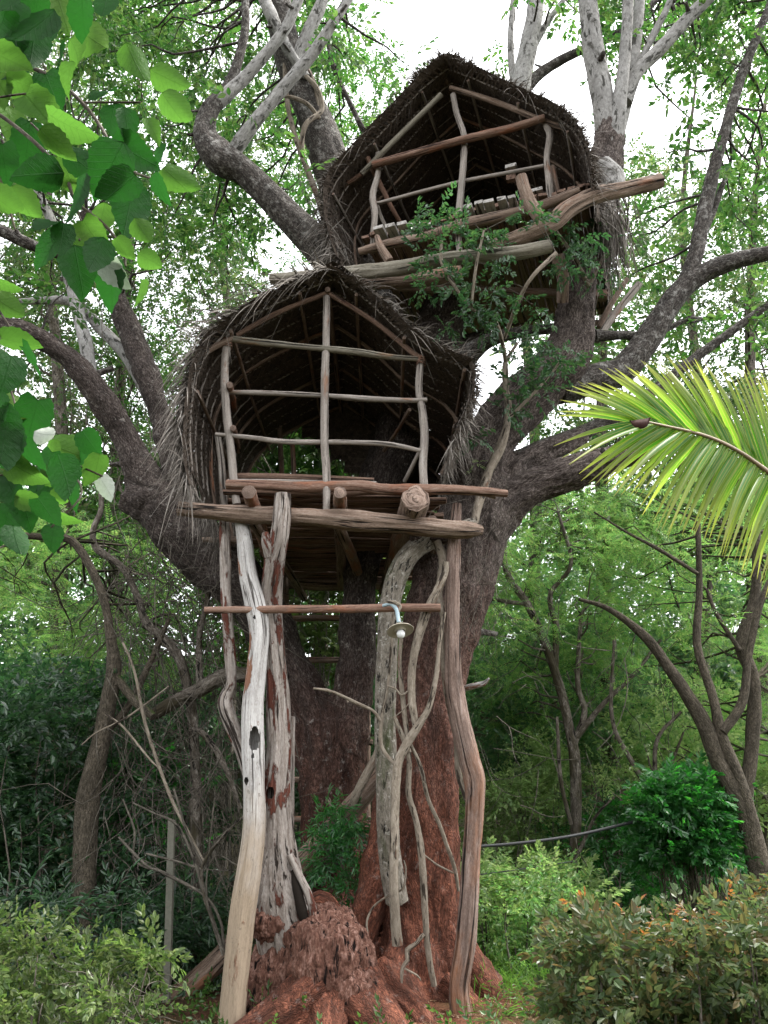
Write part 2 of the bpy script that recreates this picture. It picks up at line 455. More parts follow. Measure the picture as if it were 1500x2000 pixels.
M['dead'] = wood('dead_trunk_wood', (.11, .08, .062), (.28, .24, .21), (.46, .42, .385), (1, 1, .10), 34, patch=(.13, .045, .03), pamt=(.545, .585), psc=9, crack=.6, lichen=(.10, .08, .07), lamt=(.62, .7), bumpd=.035)
M['log'] = wood('weathered_log', (.055, .04, .032), (.20, .14, .105), (.36, .29, .235), (1, 1, .055), 40, patch=(.28, .13, .075), pamt=(.56, .66), psc=3, crack=.7, bumpd=.03)
M['log_grey'] = wood('grey_green_log', (.08, .068, .05), (.20, .18, .14), (.34, .31, .255), (1, 1, .06), 34, patch=(.34, .18, .09), pamt=(.58, .68), psc=2.6, crack=.5)
M['log_red'] = wood('red_brown_pole', (.07, .035, .025), (.21, .125, .09), (.33, .24, .19), (1, 1, .06), 34, patch=(.30, .12, .065), pamt=(.5, .62), psc=4, crack=.5)
M['pole'] = wood('grey_rail_pole', (.12, .10, .085), (.27, .235, .205), (.42, .385, .35), (1, 1, .06), 44, patch=(.26, .15, .10), pamt=(.60, .68), psc=4, crack=.4)
M['post_right'] = wood('furrowed_post', (.06, .04, .032), (.18, .125, .10), (.34, .27, .235), (1, 1, .05), 36, patch=(.26, .125, .07), pamt=(.52, .66), psc=2.2, crack=.6, bumpd=.03)
M['cut'] = wood('cut_wood_end', (.12, .075, .055), (.33, .235, .185), (.48, .38, .32), (1, 1, 1), 22, patch=(.18, .12, .09), pamt=(.5, .6), psc=9, crack=.6)
M['plank'] = wood('floor_plank', (.05, .032, .025), (.16, .10, .072), (.28, .195, .15), (1, 1, .05), 40, patch=(.28, .12, .075), pamt=(.58, .68), psc=3, crack=.6)
M['plank_pale'] = wood('pale_plank', (.20, .18, .16), (.40, .375, .345), (.54, .52, .49), (1, 1, .08), 30, crack=.3)
M['liana'] = wood('liana_bark', (.09, .07, .052), (.21, .175, .135), (.34, .295, .24), (1, 1, .35), 30, patch=(.16, .09, .06), pamt=(.60, .68), psc=7, crack=.3, lichen=(.5, .49, .45), lamt=(.68, .72))
M['vine'] = wood('thin_vine', (.035, .03, .024), (.10, .088, .07), (.22, .195, .16), (1, 1, .4), 30, crack=.2)
M['thin_tree'] = wood('thin_tree_bark', (.03, .025, .02), (.12, .10, .08), (.33, .30, .26), (1, 1, .5), 24, patch=(.06, .05, .03), pamt=(.5, .6), psc=5, crack=.3, lichen=(.38, .37, .33), lamt=(.66, .74))
M['mossy'] = bark_rough('mossy_bark', (.03, .026, .018), (.085, .07, .05), (.15, .125, .10), moss=(.045, .075, .012), lam=(.64, .78))
M['straw'] = wood('dry_straw', (.045, .036, .03), (.16, .14, .12), (.44, .41, .37), (.2, .2, .05), 3, crack=.1)

def thatchmat():
    t = NT('dry_palm_thatch'); v = t.coord('grain', (1, 1, 1))
    n = t.noise(v, 5, 6, .7); n2 = t.noise(t.coord('world'), 60, 4, .7)
    c = t.ramp(n, [(.3, (.022, .017, .014)), (.5, (.075, .057, .044)), (.7, (.18, .14, .11))])
    c = t.mix(.35, c, t.ramp(n2, [(.35, (.014, .011, .009)), (.68, (.13, .105, .083))]))
    return t.pbr(c, .95, t.bump(n2, .8, .01))
M['thatch'] = thatchmat()

M['leaf_canopy'] = leafmat('canopy_leaf', [(.025, .065, .012), (.045, .10, .018), (.08, .13, .03)], [(.035, .13, .02), (.07, .20, .03), (.16, .27, .06)], .45)
M['leaf_back'] = leafmat('back_tree_leaf', [(.04, .085, .018), (.065, .12, .03), (.12, .13, .045)], [(.055, .15, .04), (.10, .21, .05), (.22, .26, .10)], .45)
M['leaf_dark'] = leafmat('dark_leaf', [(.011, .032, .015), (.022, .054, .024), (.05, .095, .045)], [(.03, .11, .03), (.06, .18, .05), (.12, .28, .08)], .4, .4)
M['leaf_feather'] = leafmat('feather_leaf', [(.05, .13, .035), (.09, .19, .045), (.16, .24, .065)], [(.18, .46, .10), (.28, .56, .12), (.48, .62, .18)], .5, .35)
M['leaf_lime'] = leafmat('pale_green_leaf', [(.10, .17, .06), (.16, .24, .08), (.23, .29, .12)], [(.3, .5, .14), (.4, .6, .18), (.52, .64, .25)], .45, .2)
M['leaf_olive'] = leafmat('olive_leaf', [(.03, .055, .016), (.055, .085, .024), (.09, .115, .04), (.03, .045, .02)], [(.10, .19, .04), (.15, .26, .05), (.24, .31, .09)], .4, .12)
M['leaf_far'] = leafmat('far_forest_leaf', [(.03, .075, .035), (.055, .115, .05), (.09, .15, .065)], [(.09, .25, .08), (.14, .34, .10), (.26, .42, .14)], .45, .3)
M['leaf_gloss'] = leafmat('glossy_bush_leaf', [(.015, .07, .02), (.03, .10, .03), (.05, .14, .04)], [(.03, .25, .02), (.05, .36, .03), (.1, .4, .04)], .4, .4)
M['leaf_shoot'] = leafmat('shoot_leaf', [(.022, .06, .024), (.036, .085, .036), (.06, .11, .045)], [(.04, .14, .04), (.07, .2, .05), (.12, .26, .06)], .3, .45)
M['leaf_hedge'] = leafmat('hedge_leaf', [(.03, .055, .018), (.05, .07, .024), (.085, .065, .028), (.035, .065, .022), (.05, .075, .03), (.075, .09, .04)], [(.10, .16, .05), (.13, .18, .05), (.20, .14, .05), (.09, .17, .05), (.12, .18, .05), (.16, .2, .08)], .35, .12)
M['leaf_rust'] = leafmat('rust_leaf', [(.16, .055, .022), (.19, .09, .03), (.10, .09, .035), (.13, .045, .025)], [(.45, .14, .04), (.5, .24, .05), (.28, .26, .08)], .4, .3)
M['grass'] = leafmat('grass_blade', [(.05, .12, .02), (.09, .18, .03), (.13, .2, .05)], [(.15, .35, .04), (.22, .42, .06)], .4, .15)
M['litter'] = leafmat('leaf_litter', [(.10, .05, .03), (.2, .11, .06), (.28, .2, .13), (.07, .04, .03)], [(.1, .05, .03), (.2, .1, .05)], .15, .1)

def groundmat():
    t = NT('forest_floor'); v = t.coord('world')
    n = t.noise(v, 6, 8, .7); n2 = t.noise(v, 45, 6, .75); b = t.noise(v, .8, 3)
    red = t.ramp(n2, [(.3, (.05, .02, .014)), (.6, (.17, .07, .042)), (.8, (.25, .12, .08))])
    dk = t.ramp(n2, [(.3, (.014, .013, .008)), (.6, (.04, .034, .02)), (.8, (.08, .065, .04))])
    gp = t.n('ShaderNodeVectorMath'); gp.operation = 'DISTANCE'; t.l(v, gp.inputs[0]); gp.inputs[1].default_value = (.1, 7.6, 0.1)
    ad = t.n('ShaderNodeMath'); ad.operation = 'MULTIPLY_ADD'; t.l(n, ad.inputs[0]); ad.inputs[1].default_value = 1.6; t.l(gp.outputs['Value'], ad.inputs[2])
    c = t.mix(t.ramp(t_div(t, ad.outputs[0], 4.), [(.45, 0.), (.75, 1.)]), red, dk)
    c = t.mix(t.ramp(b, [(.5, 0.), (.6, .5)]), c, (.03, .05, .015))
    return t.pbr(c, 1., t.bump(t.mix(.5, n, n2), 1., .05), .1)
def t_div(t, a, k):
    x = t.n('ShaderNodeMath'); x.operation = 'DIVIDE'; t.l(a, x.inputs[0]); x.inputs[1].default_value = k; return x.outputs[0]
M['ground'] = groundmat()

def bigleaf(name, c1, c2, tc, vein, under=.35, tr=.5, spec=.3):
    t = NT(name); tc_ = t.n('ShaderNodeTexCoord').outputs['Object']
    sp = t.n('ShaderNodeSeparateXYZ'); t.l(tc_, sp.inputs[0])
    # side veins: bands slanting off the midrib
    ab = t.n('ShaderNodeMath'); ab.operation = 'ABSOLUTE'; t.l(sp.outputs['X'], ab.inputs[0])
    a1 = t.n('ShaderNodeMath'); a1.operation = 'MULTIPLY_ADD'; t.l(ab.outputs[0], a1.inputs[0]); a1.inputs[1].default_value = -.75; t.l(sp.outputs['Y'], a1.inputs[2])
    fr = t.n('ShaderNodeMath'); fr.operation = 'MULTIPLY'; t.l(a1.outputs[0], fr.inputs[0]); fr.inputs[1].default_value = 8.5
    f2 = t.n('ShaderNodeMath'); f2.operation = 'PINGPONG'; t.l(fr.outputs[0], f2.inputs[0]); f2.inputs[1].default_value = .5
    vm = t.ramp(f2.outputs[0], [(.0, 1.), (.07, 0.)]); mid = t.ramp(ab.outputs[0], [(.0, 1.), (.016, 0.)])
    both = t.mix(1., vm, mid, 'LIGHTEN')
    ri = t.n('ShaderNodeObjectInfo').outputs['Random']
    n = t.noise(tc_, 6, 5, .7)
    c = t.mix(ri, c1, c2); c = t.mix(t.ramp(n, [(.35, 0.), (.75, .5)]), c, tuple(x * .6 for x in c1)); c = t.mix(t.mix(.7, both, 0.), c, vein)
    tcol = t.mix(t.mix(.6, both, 0.), t.mix(t.ramp(n, [(.35, 0.), (.75, .4)]), tc, tuple(x * .7 for x in tc)), tuple(x * .45 for x in tc))
    nb = t.bump(t.mix(.6, both, n), .5, .02)
    d = t.n('ShaderNodeBsdfDiffuse'); tl = t.n('ShaderNodeBsdfTranslucent'); gl = t.n('ShaderNodeBsdfGlossy'); gl.inputs['Roughness'].default_value = .38
    t.l(c, d.inputs['Color']); t.l(tcol, tl.inputs['Color']); t.l(nb, d.inputs['Normal']); t.l(nb, gl.inputs['Normal'])
    m1 = t.n('ShaderNodeMixShader'); m1.inputs[0].default_value = tr; t.l(d.outputs[0], m1.inputs[1]); t.l(tl.outputs[0], m1.inputs[2])
    m2 = t.n('ShaderNodeMixShader'); m2.inputs[0].default_value = spec * .06; t.l(m1.outputs[0], m2.inputs[1]); t.l(gl.outputs[0], m2.inputs[2])
    t.l(m2.outputs[0], t.out.inputs[0]); return t.m
M['big_sunlit'] = bigleaf('sunlit_big_leaf', (.05, .13, .018), (.08, .16, .022), (.07, .18, .022), (.045, .11, .02), tr=.55, spec=.15)  # leaves the sun shines through: that brightness is painted into the colour
M['big_shaded'] = bigleaf('shaded_big_leaf', (.010, .045, .008), (.016, .065, .012), (.018, .10, .012), (.025, .075, .015), tr=.4, spec=.25)  # same leaf in shadow: the shade is painted as a darker green
M['big_pale'] = bigleaf('pale_underside_leaf', (.42, .46, .40), (.46, .48, .42), (.3, .4, .25), (.3, .34, .28), tr=.25)
M['palm'] = None
def palmmat():
    t = NT('palm_leaflet'); q = t.n('ShaderNodeAttribute'); q.attribute_name = 'grain'
    sp = t.n('ShaderNodeSeparateXYZ'); t.l(q.outputs['Vector'], sp.inputs[0])
    ab = t.n('ShaderNodeMath'); ab.operation = 'ABSOLUTE'; t.l(sp.outputs['X'], ab.inputs[0])
    edge = t.ramp(ab.outputs[0], [(.0, 1.), (.18, 0.), (.7, 0.), (1., .9)])
    tip = t.ramp(sp.outputs['Z'], [(.35, 0.), (1., 1.)])
    r = t.n('ShaderNodeObjectInfo').outputs['Random']
    base = t.mix(r, (.03, .12, .012), (.09, .18, .02)); bt = t.mix(r, (.06, .27, .015), (.20, .40, .03))
    y = (.26, .26, .05); m = t.mix(1., edge, tip, 'LIGHTEN')
    c = t.mix(m, base, y); ct = t.mix(m, bt, (.40, .42, .08))
    d = t.n('ShaderNodeBsdfDiffuse'); tl = t.n('ShaderNodeBsdfTranslucent'); gl = t.n('ShaderNodeBsdfGlossy'); gl.inputs['Roughness'].default_value = .35
    t.l(c, d.inputs['Color']); t.l(ct, tl.inputs['Color'])
    m1 = t.n('ShaderNodeMixShader'); m1.inputs[0].default_value = .55; t.l(d.outputs[0], m1.inputs[1]); t.l(tl.outputs[0], m1.inputs[2])
    m2 = t.n('ShaderNodeMixShader'); m2.inputs[0].default_value = .018; t.l(m1.outputs[0], m2.inputs[1]); t.l(gl.outputs[0], m2.inputs[2])
    t.l(m2.outputs[0], t.out.inputs[0]); return t.m
M['palm'] = palmmat()
def plain(name, c, rough=.5, spec=.4, metal=0.):
    t = NT(name); n = t.noise(t.coord('object'), 40, 5, .7)
    cc = t.ramp(n, [(.3, tuple(x * .7 for x in c)), (.7, c)])
    return t.pbr(cc, rough, t.bump(n, .2, .002), spec, Metallic=metal)
M['enamel'] = plain('beige_enamel', (.42, .38, .30), .45); M['bulb'] = plain('white_bulb_glass', (.78, .78, .76), .15, .6)
M['pipe'] = plain('blue_grey_pipe', (.32, .42, .46), .5); M['concrete'] = plain('mossy_concrete', (.16, .155, .125), .95, .1)
M['cable'] = plain('black_cable', (.02, .02, .022), .5); M['dead_leaf'] = plain('dead_brown_leaf', (.045, .018, .014), .8, .2)
M['rachis'] = plain('palm_rachis', (.24, .17, .10), .5)

# ------------------------------------------------------------------ ground and hillside
def gz(x, y):
    x = np.asarray(x, float); y = np.asarray(y, float)
    p = np.stack([x * .35, y * .35, x * 0], -1).reshape(-1, 3)
    z = .10 * fbm(p, 3, 2).reshape(x.shape)
    z = z + .16 * np.exp(-((x - .1) ** 2 + (y - 7.9) ** 2) / 2.2)
    s = np.clip((y - 13.5) / 16, 0, 1); z = z + 6.5 * s * s * (3 - 2 * s) + .5 * s * fbm(p * .5, 3, 4).reshape(x.shape)
    return z
def ground():
    xs = np.concatenate([np.linspace(-70, -9, 40), np.linspace(-8.8, 8.8, 200), np.linspace(9, 70, 40)])
    ys = np.concatenate([np.linspace(-60, 3, 40), np.linspace(3.1, 14, 150), np.linspace(14.3, 110, 120)])
    X, Y = np.meshgrid(xs, ys); Z = gz(X, Y) + .02 * fbm(np.stack([X * 4, Y * 4, X * 0], -1).reshape(-1, 3), 3, 8).reshape(X.shape)
    V = np.stack([X, Y, Z], -1).reshape(-1, 3); n, m = X.shape
    i = (np.arange(n - 1)[:, None] * m + np.arange(m - 1)[None]).ravel()
    mb = MB(); mb.add(V, np.stack([i, i + 1, i + m + 1, i + m], 1))
    tag(mb.build('ground', M['ground']), kind='structure')
ground()

# ------------------------------------------------------------------ the great tree that carries both houses
def remesh_union(tubes, voxel, amp, seed, name, mat, parent, fine=.05):
    """one continuous skin over several limbs, with bark relief displaced into it"""
    mb = MB(); cl = []
    for A in tubes:
        W = pts(A); C = tube(mb, W, 28, .08, .10, 0, 1.2, .10); R = spline(W, .05); cl.append(R)
    tmp = mb.build('tmp', [], None, loc=(0, 0, 0))
    md = tmp.modifiers.new('r', 'REMESH'); md.mode = 'VOXEL'; md.voxel_size = voxel
    sm = tmp.modifiers.new('s', 'SMOOTH'); sm.factor = .5; sm.iterations = 4
    dg = bpy.context.evaluated_depsgraph_get(); ev = tmp.evaluated_get(dg); me = ev.to_mesh()
    n = len(me.vertices); V = np.zeros(n * 3); me.vertices.foreach_get('co', V); V = V.reshape(-1, 3)
    N = np.zeros(n * 3); me.vertices.foreach_get('normal', N); N = N.reshape(-1, 3)
    F = np.zeros(len(me.polygons) * 4, np.int32)
    me.loops.foreach_get('vertex_index', F); F = F.reshape(-1, 4).copy(); ev.to_mesh_clear()
    d0 = tmp.data; bpy.data.objects.remove(tmp); bpy.data.meshes.remove(d0)
    # bark coordinates from the nearest centre line
    allc, allt, alln, allb, alls = [], [], [], [], []; off = 0
    for R in cl:
        T, NN, B = frames(R[:, :3]); s = np.concatenate([[0], np.cumsum(np.linalg.norm(np.diff(R[:, :3], axis=0), axis=1))]) + off; off += 3.7
        allc.append(R); allt.append(T); alln.append(NN); allb.append(B); alls.append(s)
    Cc = np.vstack(allc); T = np.vstack(allt); NN = np.vstack(alln); B = np.vstack(allb); S = np.concatenate(alls)
    kd = kdtree.KDTree(len(Cc))
    for i, c in enumerate(Cc): kd.insert(c[:3], i)
    kd.balance()
    idx = np.array([kd.find(v)[1] for v in V])
    dv = V - Cc[idx, :3]; g = np.stack([(dv * NN[idx]).sum(1), (dv * B[idx]).sum(1), S[idx] + (dv * T[idx]).sum(1)], 1)
    r1 = fbm(g * (6, 6, 1.6), 4, seed); r2 = fbm(g * (26, 26, 9), 3, seed + 3); r3 = fbm(V * 2.2, 3, seed + 6)
    f1, f2, cid = worley(g * (30, 30, 15), seed)
    V = V + N * (amp * (1.1 * r1 + .45 * r2 + 1.1 * r3 + fine * (np.clip(f2 - f1, 0, .4) - .2)))[:, None]
    o = MB().add(V, F, g).build(name, mat, parent); return o
base = np.array((0.1, 7.9, 0.1))
tree = thing('great_tree', base, 'huge old many-stemmed tree with red earthy trunk and roots carrying both thatched treehouses', 'tree')
trunk_red = [
    [(812, 2010, 7.85, 120), (818, 1880, 7.9, 92), (828, 1750, 8.0, 74), (832, 1600, 8.0, 66), (836, 1450, 8.05, 62), (848, 1300, 8.1, 64), (878, 1180, 8.15, 74), (905, 1080, 8.2, 72), (935, 1000, 8.25, 64), (945, 930, 8.25, 56)],
    [(690, 1880, 7.75, 34), (718, 1760, 7.8, 30), (742, 1650, 7.85, 26), (765, 1520, 7.95, 24), (785, 1350, 8.05, 22)],
    [(885, 1960, 7.6, 46), (868, 1850, 7.7, 34), (872, 1700, 7.75, 27), (870, 1500, 7.85, 25), (868, 1300, 7.95, 26), (880, 1150, 8.0, 30)],
    [(800, 2030, 7.2, 60), (775, 1960, 7.35, 55), (770, 1900, 7.55, 40), (790, 1820, 7.8, 24)],
    [(850, 1960, 7.45, 34), (838, 1880, 7.55, 26), (822, 1780, 7.7, 18)],
    [(960, 1985, 7.6, 42), (935, 1935, 7.7, 44), (890, 1880, 7.8, 50)],
    [(925, 1100, 8.2, 52), (938, 1000, 8.2, 58), (935, 905, 8.2, 52), (980, 825, 8.2, 54), (1055, 752, 8.2, 50), (1110, 690, 8.2, 44), (1128, 600, 8.2, 35), (1132, 500, 8.2, 34), (1150, 410, 8.2, 35), (1182, 330, 8.2, 31), (1190, 250, 8.2, 25)],
    [(915, 1080, 8.2, 50), (975, 995, 8.2, 42), (1035, 955, 8.1, 34), (1100, 930, 8.0, 34), (1170, 905, 7.9, 29), (1240, 885, 7.85, 24), (1330, 850, 7.8, 18)],
    [(990, 960, 8.25, 34), (1010, 915, 8.3, 26), (1080, 875, 8.4, 19), (1140, 850, 8.5, 16)],
]
remesh_union(trunk_red, .021, .05, 5, 'trunk', M['trunk'], tree)['label'] = 'fluted red-brown main trunk with spreading right limbs'
trunk_rear = [
    [(655, 1900, 8.8, 110), (650, 1750, 9.0, 74), (650, 1600, 9.0, 62), (650, 1480, 9.0, 66), (648, 1410, 9.0, 62)],
    [(632, 1480, 9, 56), (598, 1375, 9, 44), (558, 1285, 9, 41), (505, 1195, 9, 48), (428, 1105, 9, 56), (345, 1030, 9, 52), (286, 955, 9, 36), (240, 850, 8.9, 25), (188, 765, 8.75, 24), (125, 695, 8.6, 23), (60, 652, 8.5, 21), (0, 638, 8.4, 20), (-90, 640, 8.3, 17)],
    [(670, 1440, 9, 50), (692, 1320, 9, 37), (698, 1200, 9, 32), (708, 1080, 9, 38), (745, 960, 9.1, 46), (800, 800, 9.3, 46), (850, 680, 9.4, 44), (872, 590, 9.4, 42), (890, 480, 9.6, 36)],
    [(250, 965, 8.95, 24), (290, 985, 8.95, 36)],
    [(385, 1060, 9.05, 36), (357, 980, 9.1, 26), (332, 880, 9.15, 24), (303, 780, 9.2, 24), (271, 690, 9.3, 23), (238, 605, 9.4, 20), (205, 520, 9.5, 19), (170, 420, 9.6, 15)],
]
M['trunk_dark'] = bark_rough('dark_trunk_bark', (.012, .009, .008), (.055, .042, .036), (.15, .125, .11), red=(.10, .042, .028), zr=(1.2, 3.4), lichen=(.34, .31, .28), lam=(.57, .70))
remesh_union(trunk_rear, .025, .045, 15, 'trunk', M['trunk_dark'], tree)['label'] = 'dark forked rear trunk leaning out to the left'

LIMBS = []      # centre lines that canopy twigs may grow from
for T_ in trunk_red[6:9] + trunk_rear[1:2] + trunk_rear[4:]: LIMBS.append(pts(T_))
def branch(A, mat='limb', sides=20, rough=.12, lobes=.08, name='branch', wob=0.):
    W = pts(A); LIMBS.append(W); mb = MB(); tube(mb, W, sides, .05, rough, .07, 1.3, lobes, wob=wob)
    return mb.build(name, M[mat], tree)
branch([(745, 720, 9.1, 38.3), (690, 590, 8.9, 36.5), (640, 505, 8.6, 33.1), (590, 450, 8.5, 29.6), (540, 400, 8.4, 27.0), (480, 338, 8.3, 26.1), (430, 308, 8.25, 31.3), (400, 268, 8.2, 23.5), (408, 220, 8.2, 18.3), (434, 186, 8.2, 14.8)], 'limb', 32)
branch([(420, 262, 8.2, 17.4), (395, 262, 8.2, 16.5), (383, 258, 8.2, 10.4)], 'limb')
branch([(425, 195, 8.2, 14), (452, 158, 8.2, 11), (470, 100, 8.15, 9), (480, 40, 8.1, 8), (474, -60, 8, 7)], 'limb')
branch([(425, 200, 8.2, 15), (470, 160, 8.2, 12), (515, 110, 8.15, 11), (560, 50, 8.1, 10), (600, -40, 8, 8)], 'pale_limb')
branch([(450, 305, 8.25, 16), (500, 235, 8.15, 13), (555, 170, 8.1, 12), (610, 105, 8.0, 11), (670, 15, 7.9, 9), (700, -40, 7.9, 8)], 'pale_limb')
branch([(740, 640, 9.7, 46), (695, 480, 9.5, 42), (650, 340, 9.3, 38), (618, 240, 9.2, 34), (588, 170, 9.2, 31), (560, 100, 9.1, 28), (545, 20, 9, 25), (530, -90, 9, 22)], 'limb', 32)
branch([(590, 160, 9.05, 16), (585, 120, 9.0, 17), (600, 70, 8.9, 14), (630, 0, 8.8, 11), (650, -60, 8.8, 9)], 'pale_limb')
branch([(600, 150, 8.9, 7), (562, 95, 8.8, 10), (530, 30, 8.7, 12), (500, -40, 8.7, 11)], 'pale_limb')
branch([(640, 45, 9.2, 4), (648, 120, 9.2, 5), (690, 215, 9.3, 5), (710, 255, 9.4, 6)], 'limb', 10)
# upper right crown limbs
branch([(1188, 290, 8.2, 24), (1178, 200, 8.15, 21), (1160, 100, 8.1, 20), (1145, -20, 8.0, 17), (1140, -80, 8, 15)], 'pale_limb', 24)
branch([(1186, 345, 8.15, 16), (1200, 260, 8.1, 17), (1214, 170, 8.05, 13), (1224, 60, 8.0, 11), (1230, -60, 7.9, 10)], 'pale_limb', 20)
branch([(1205, 270, 8.3, 13), (1228, 170, 8.35, 12), (1244, 60, 8.4, 11), (1255, -60, 8.4, 10)], 'pale_limb', 16)
branch([(1222, 200, 8.2, 12), (1245, 140, 8.2, 13), (1290, 95, 8.2, 13), (1340, 40, 8.2, 12), (1410, -30, 8.2, 11)], 'pale_limb', 16)
branch([(1245, 130, 8.3, 5), (1275, 70, 8.3, 7), (1305, 10, 8.3, 6), (1320, -40, 8.3, 5)], 'pale_limb', 12)
branch([(1180, 325, 8.0, 20), (1200, 350, 7.9, 22), (1190, 390, 7.85, 18), (1165, 430, 7.9, 15), (1140, 480, 8.1, 18)], 'pale_limb', 20).name = 'branch'
branch([(1000, 300, 10.0, 30), (1020, 150, 10, 19), (1037, 70, 10, 17), (1052, -30, 10, 15)], 'pale_limb', 18)
branch([(1020, 180, 10.1, 12), (1060, 140, 10.1, 10), (1120, 105, 10, 9), (1170, 85, 9.9, 8), (1240, 40, 9.8, 7), (1300, -20, 9.8, 6)], 'limb', 14)
branch([(1002, 160, 10.2, 7), (997, 80, 10.2, 6), (1003, -20, 10.2, 5)], 'pale_limb', 10)
branch([(1035, 110, 10, 6), (1065, 50, 10, 6), (1100, 0, 10, 5), (1120, -40, 10, 4)], 'pale_limb', 10)
branch([(1090, 760, 8.3, 30), (1160, 740, 8.35, 29), (1215, 722, 8.4, 27), (1270, 655, 8.4, 25), (1310, 590, 8.4, 22), (1350, 550, 8.4, 19), (1420, 515, 8.3, 17), (1530, 488, 8.2, 14)], 'limb', 24)
branch([(1330, 570, 8.4, 16), (1358, 500, 8.4, 15), (1372, 430, 8.4, 14), (1392, 340, 8.4, 12), (1420, 240, 8.4, 10), (1455, 130, 8.4, 9), (1500, 20, 8.4, 8), (1530, -50, 8.4, 7)], 'limb', 18)
branch([(1365, 470, 8.4, 8), (1390, 420, 8.5, 7), (1412, 360, 8.5, 5), (1418, 345, 8.5, 3)], 'limb', 12)
branch([(985, 910, 8.4, 20), (1070, 872, 8.5, 17), (1160, 835, 8.6, 14), (1260, 775, 8.6, 11), (1370, 690, 8.6, 9), (1520, 580, 8.6, 7)], 'limb', 14)
branch([(1160, 655, 8.5, 13), (1210, 655, 8.6, 9), (1280, 650, 8.8, 7), (1350, 620, 9, 5)], 'limb', 12)
branch([(905, 700, 8.8, 24), (950, 668, 8.6, 15), (1010, 650, 8.5, 12), (1090, 640, 8.4, 10)], 'limb', 14)
branch([(850, 700, 9.8, 18), (910, 670, 9.7, 15), (960, 655, 9.6, 12)], 'limb', 14)
branch([(180, 760, 9.2, 14), (168, 680, 9.4, 13), (150, 600, 9.6, 12), (128, 520, 9.8, 11), (100, 430, 10, 9), (60, 350, 10.2, 7)], 'pale_limb', 14)
branch([(300, 790, 9.3, 15), (250, 700, 9.5, 12), (195, 640, 9.7, 11), (140, 590, 9.9, 9), (20, 590, 10.2, 6)], 'pale_limb', 14)
branch([(-60, 430, 7.5, 12), (0, 450, 7.5, 12), (60, 478, 7.6, 11), (120, 500, 7.8, 8)], 'limb', 12)
branch([(925, 1250, 8.4, 14), (905, 1260, 8.3, 22), (880, 1290, 8.2, 26)], 'limb', 12)
branch([(905, 1345, 8.0, 6), (925, 1340, 7.9, 6), (945, 1335, 7.85, 5), (955, 1325, 7.8, 2)], 'bleached', 10)
branch([(905, 1255, 8.6, 12), (930, 1235, 8.7, 8), (970, 1238, 8.8, 5)], 'limb', 10)

for k in range(34):
    A = LIMBS[rng.integers(0, len(LIMBS))]; A_ = spline(np.array(A), .1); q = A_[rng.integers(len(A_) // 5, len(A_) - 1)]
    if q[3] < .03: continue
    d = rdir(1)[0]; d[1] -= .4; d = unit(d); rr = min(q[3] * .42, .06) * rng.uniform(.5, 1); L_ = rng.uniform(.03, .16) + q[3] * .7
    mb = MB(); tube(mb, [np.r_[q[:3] + d * q[3] * .4, rr * 1.5], np.r_[q[:3] + d * (q[3] + .01), rr], np.r_[q[:3] + d * (q[3] * .6 + L_) + rng.normal(0, .01, 3), rr * .7]], 12, .015, .3, .1); mb.build('broken_stub', M['limb'], tree)
# strangling pale stem that bends over the lamp
mb = MB(); tube(mb, pts([(925, 1020, 7.45, 10), (905, 1032, 7.4, 16), (860, 1048, 7.35, 17), (815, 1070, 7.3, 19), (782, 1110, 7.28, 21), (765, 1170, 7.28, 20), (757, 1250, 7.28, 20), (752, 1400, 7.3, 20), (755, 1500, 7.35, 20), (757, 1600, 7.4, 21), (762, 1680, 7.5, 20), (775, 1760, 7.6, 22)]), 32, .03, .12, .08, 1.6, .12)
mb.build('stem', wood('pale_stem', (.06, .05, .04), (.20, .175, .14), (.40, .365, .32), (1, 1, .5), 30, patch=(.09, .10, .05), pamt=(.54, .66), psc=4, crack=.5, lichen=(.46, .44, .39), lamt=(.56, .68), bumpd=.03), tree)['label'] = 'pale lichened stem bending over below the lower house'
mb = MB(); tube(mb, pts([(812, 1010, 7.2, 10), (812, 1040, 7.25, 12), (815, 1065, 7.3, 14)]), 14, .03, .12)
tube(mb, pts([(835, 1052, 7.3, 10), (880, 1048, 7.2, 13), (915, 1035, 7.15, 12), (930, 1030, 7.12, 6)]), 14, .03, .2, .1)
mb.build('stem', M['trunk'], tree)
# hollow dead stem merging into the burl
mb = MB()
tube(mb, pts([(552, 965, 6.76, 15), (551, 1000, 6.77, 17), (546, 1050, 6.8, 18), (535, 1110, 6.9, 20), (530, 1180, 7.05, 21), (535, 1260, 7.05, 21), (543, 1360, 7.08, 22), (545, 1460, 7.1, 23), (541, 1540, 7.1, 25), (541, 1620, 7.15, 30), (543, 1690, 7.2, 38), (548, 1750, 7.25, 50), (560, 1810, 7.35, 62), (580, 1860, 7.45, 60)]),
     72, .016, .10, .09, 1.8, .16, holes=[(P(531, 1549, 7.1), .035, .05)])
tube(mb, pts([(518, 1040, 6.78, 6), (522, 1060, 6.8, 12), (530, 1085, 6.85, 14)]), 14, .02, .2)
mb.build('dead_stem', [M['dead']], tree)['label'] = 'bleached dead stem with flaking red bark and a knot hole'
mb = MB()
tube(mb, pts([(566, 1670, 7.08, 7), (586, 1712, 7.05, 7), (604, 1752, 7.05, 8), (616, 1800, 7.1, 9)]), 20, .02, .15, .1)
tube(mb, pts([(568, 1400, 7.3, 9), (566, 1550, 7.35, 9), (563, 1690, 7.4, 11)]), 14, .03, .15, .1)
mb.build('dead_stem', M['dead'], tree)
mb = MB()
tube(mb, pts([(572, 1700, 7.10, 4), (580, 1735, 7.06, 9), (590, 1780, 7.06, 10), (598, 1810, 7.1, 7)]), 16, .03, .2)
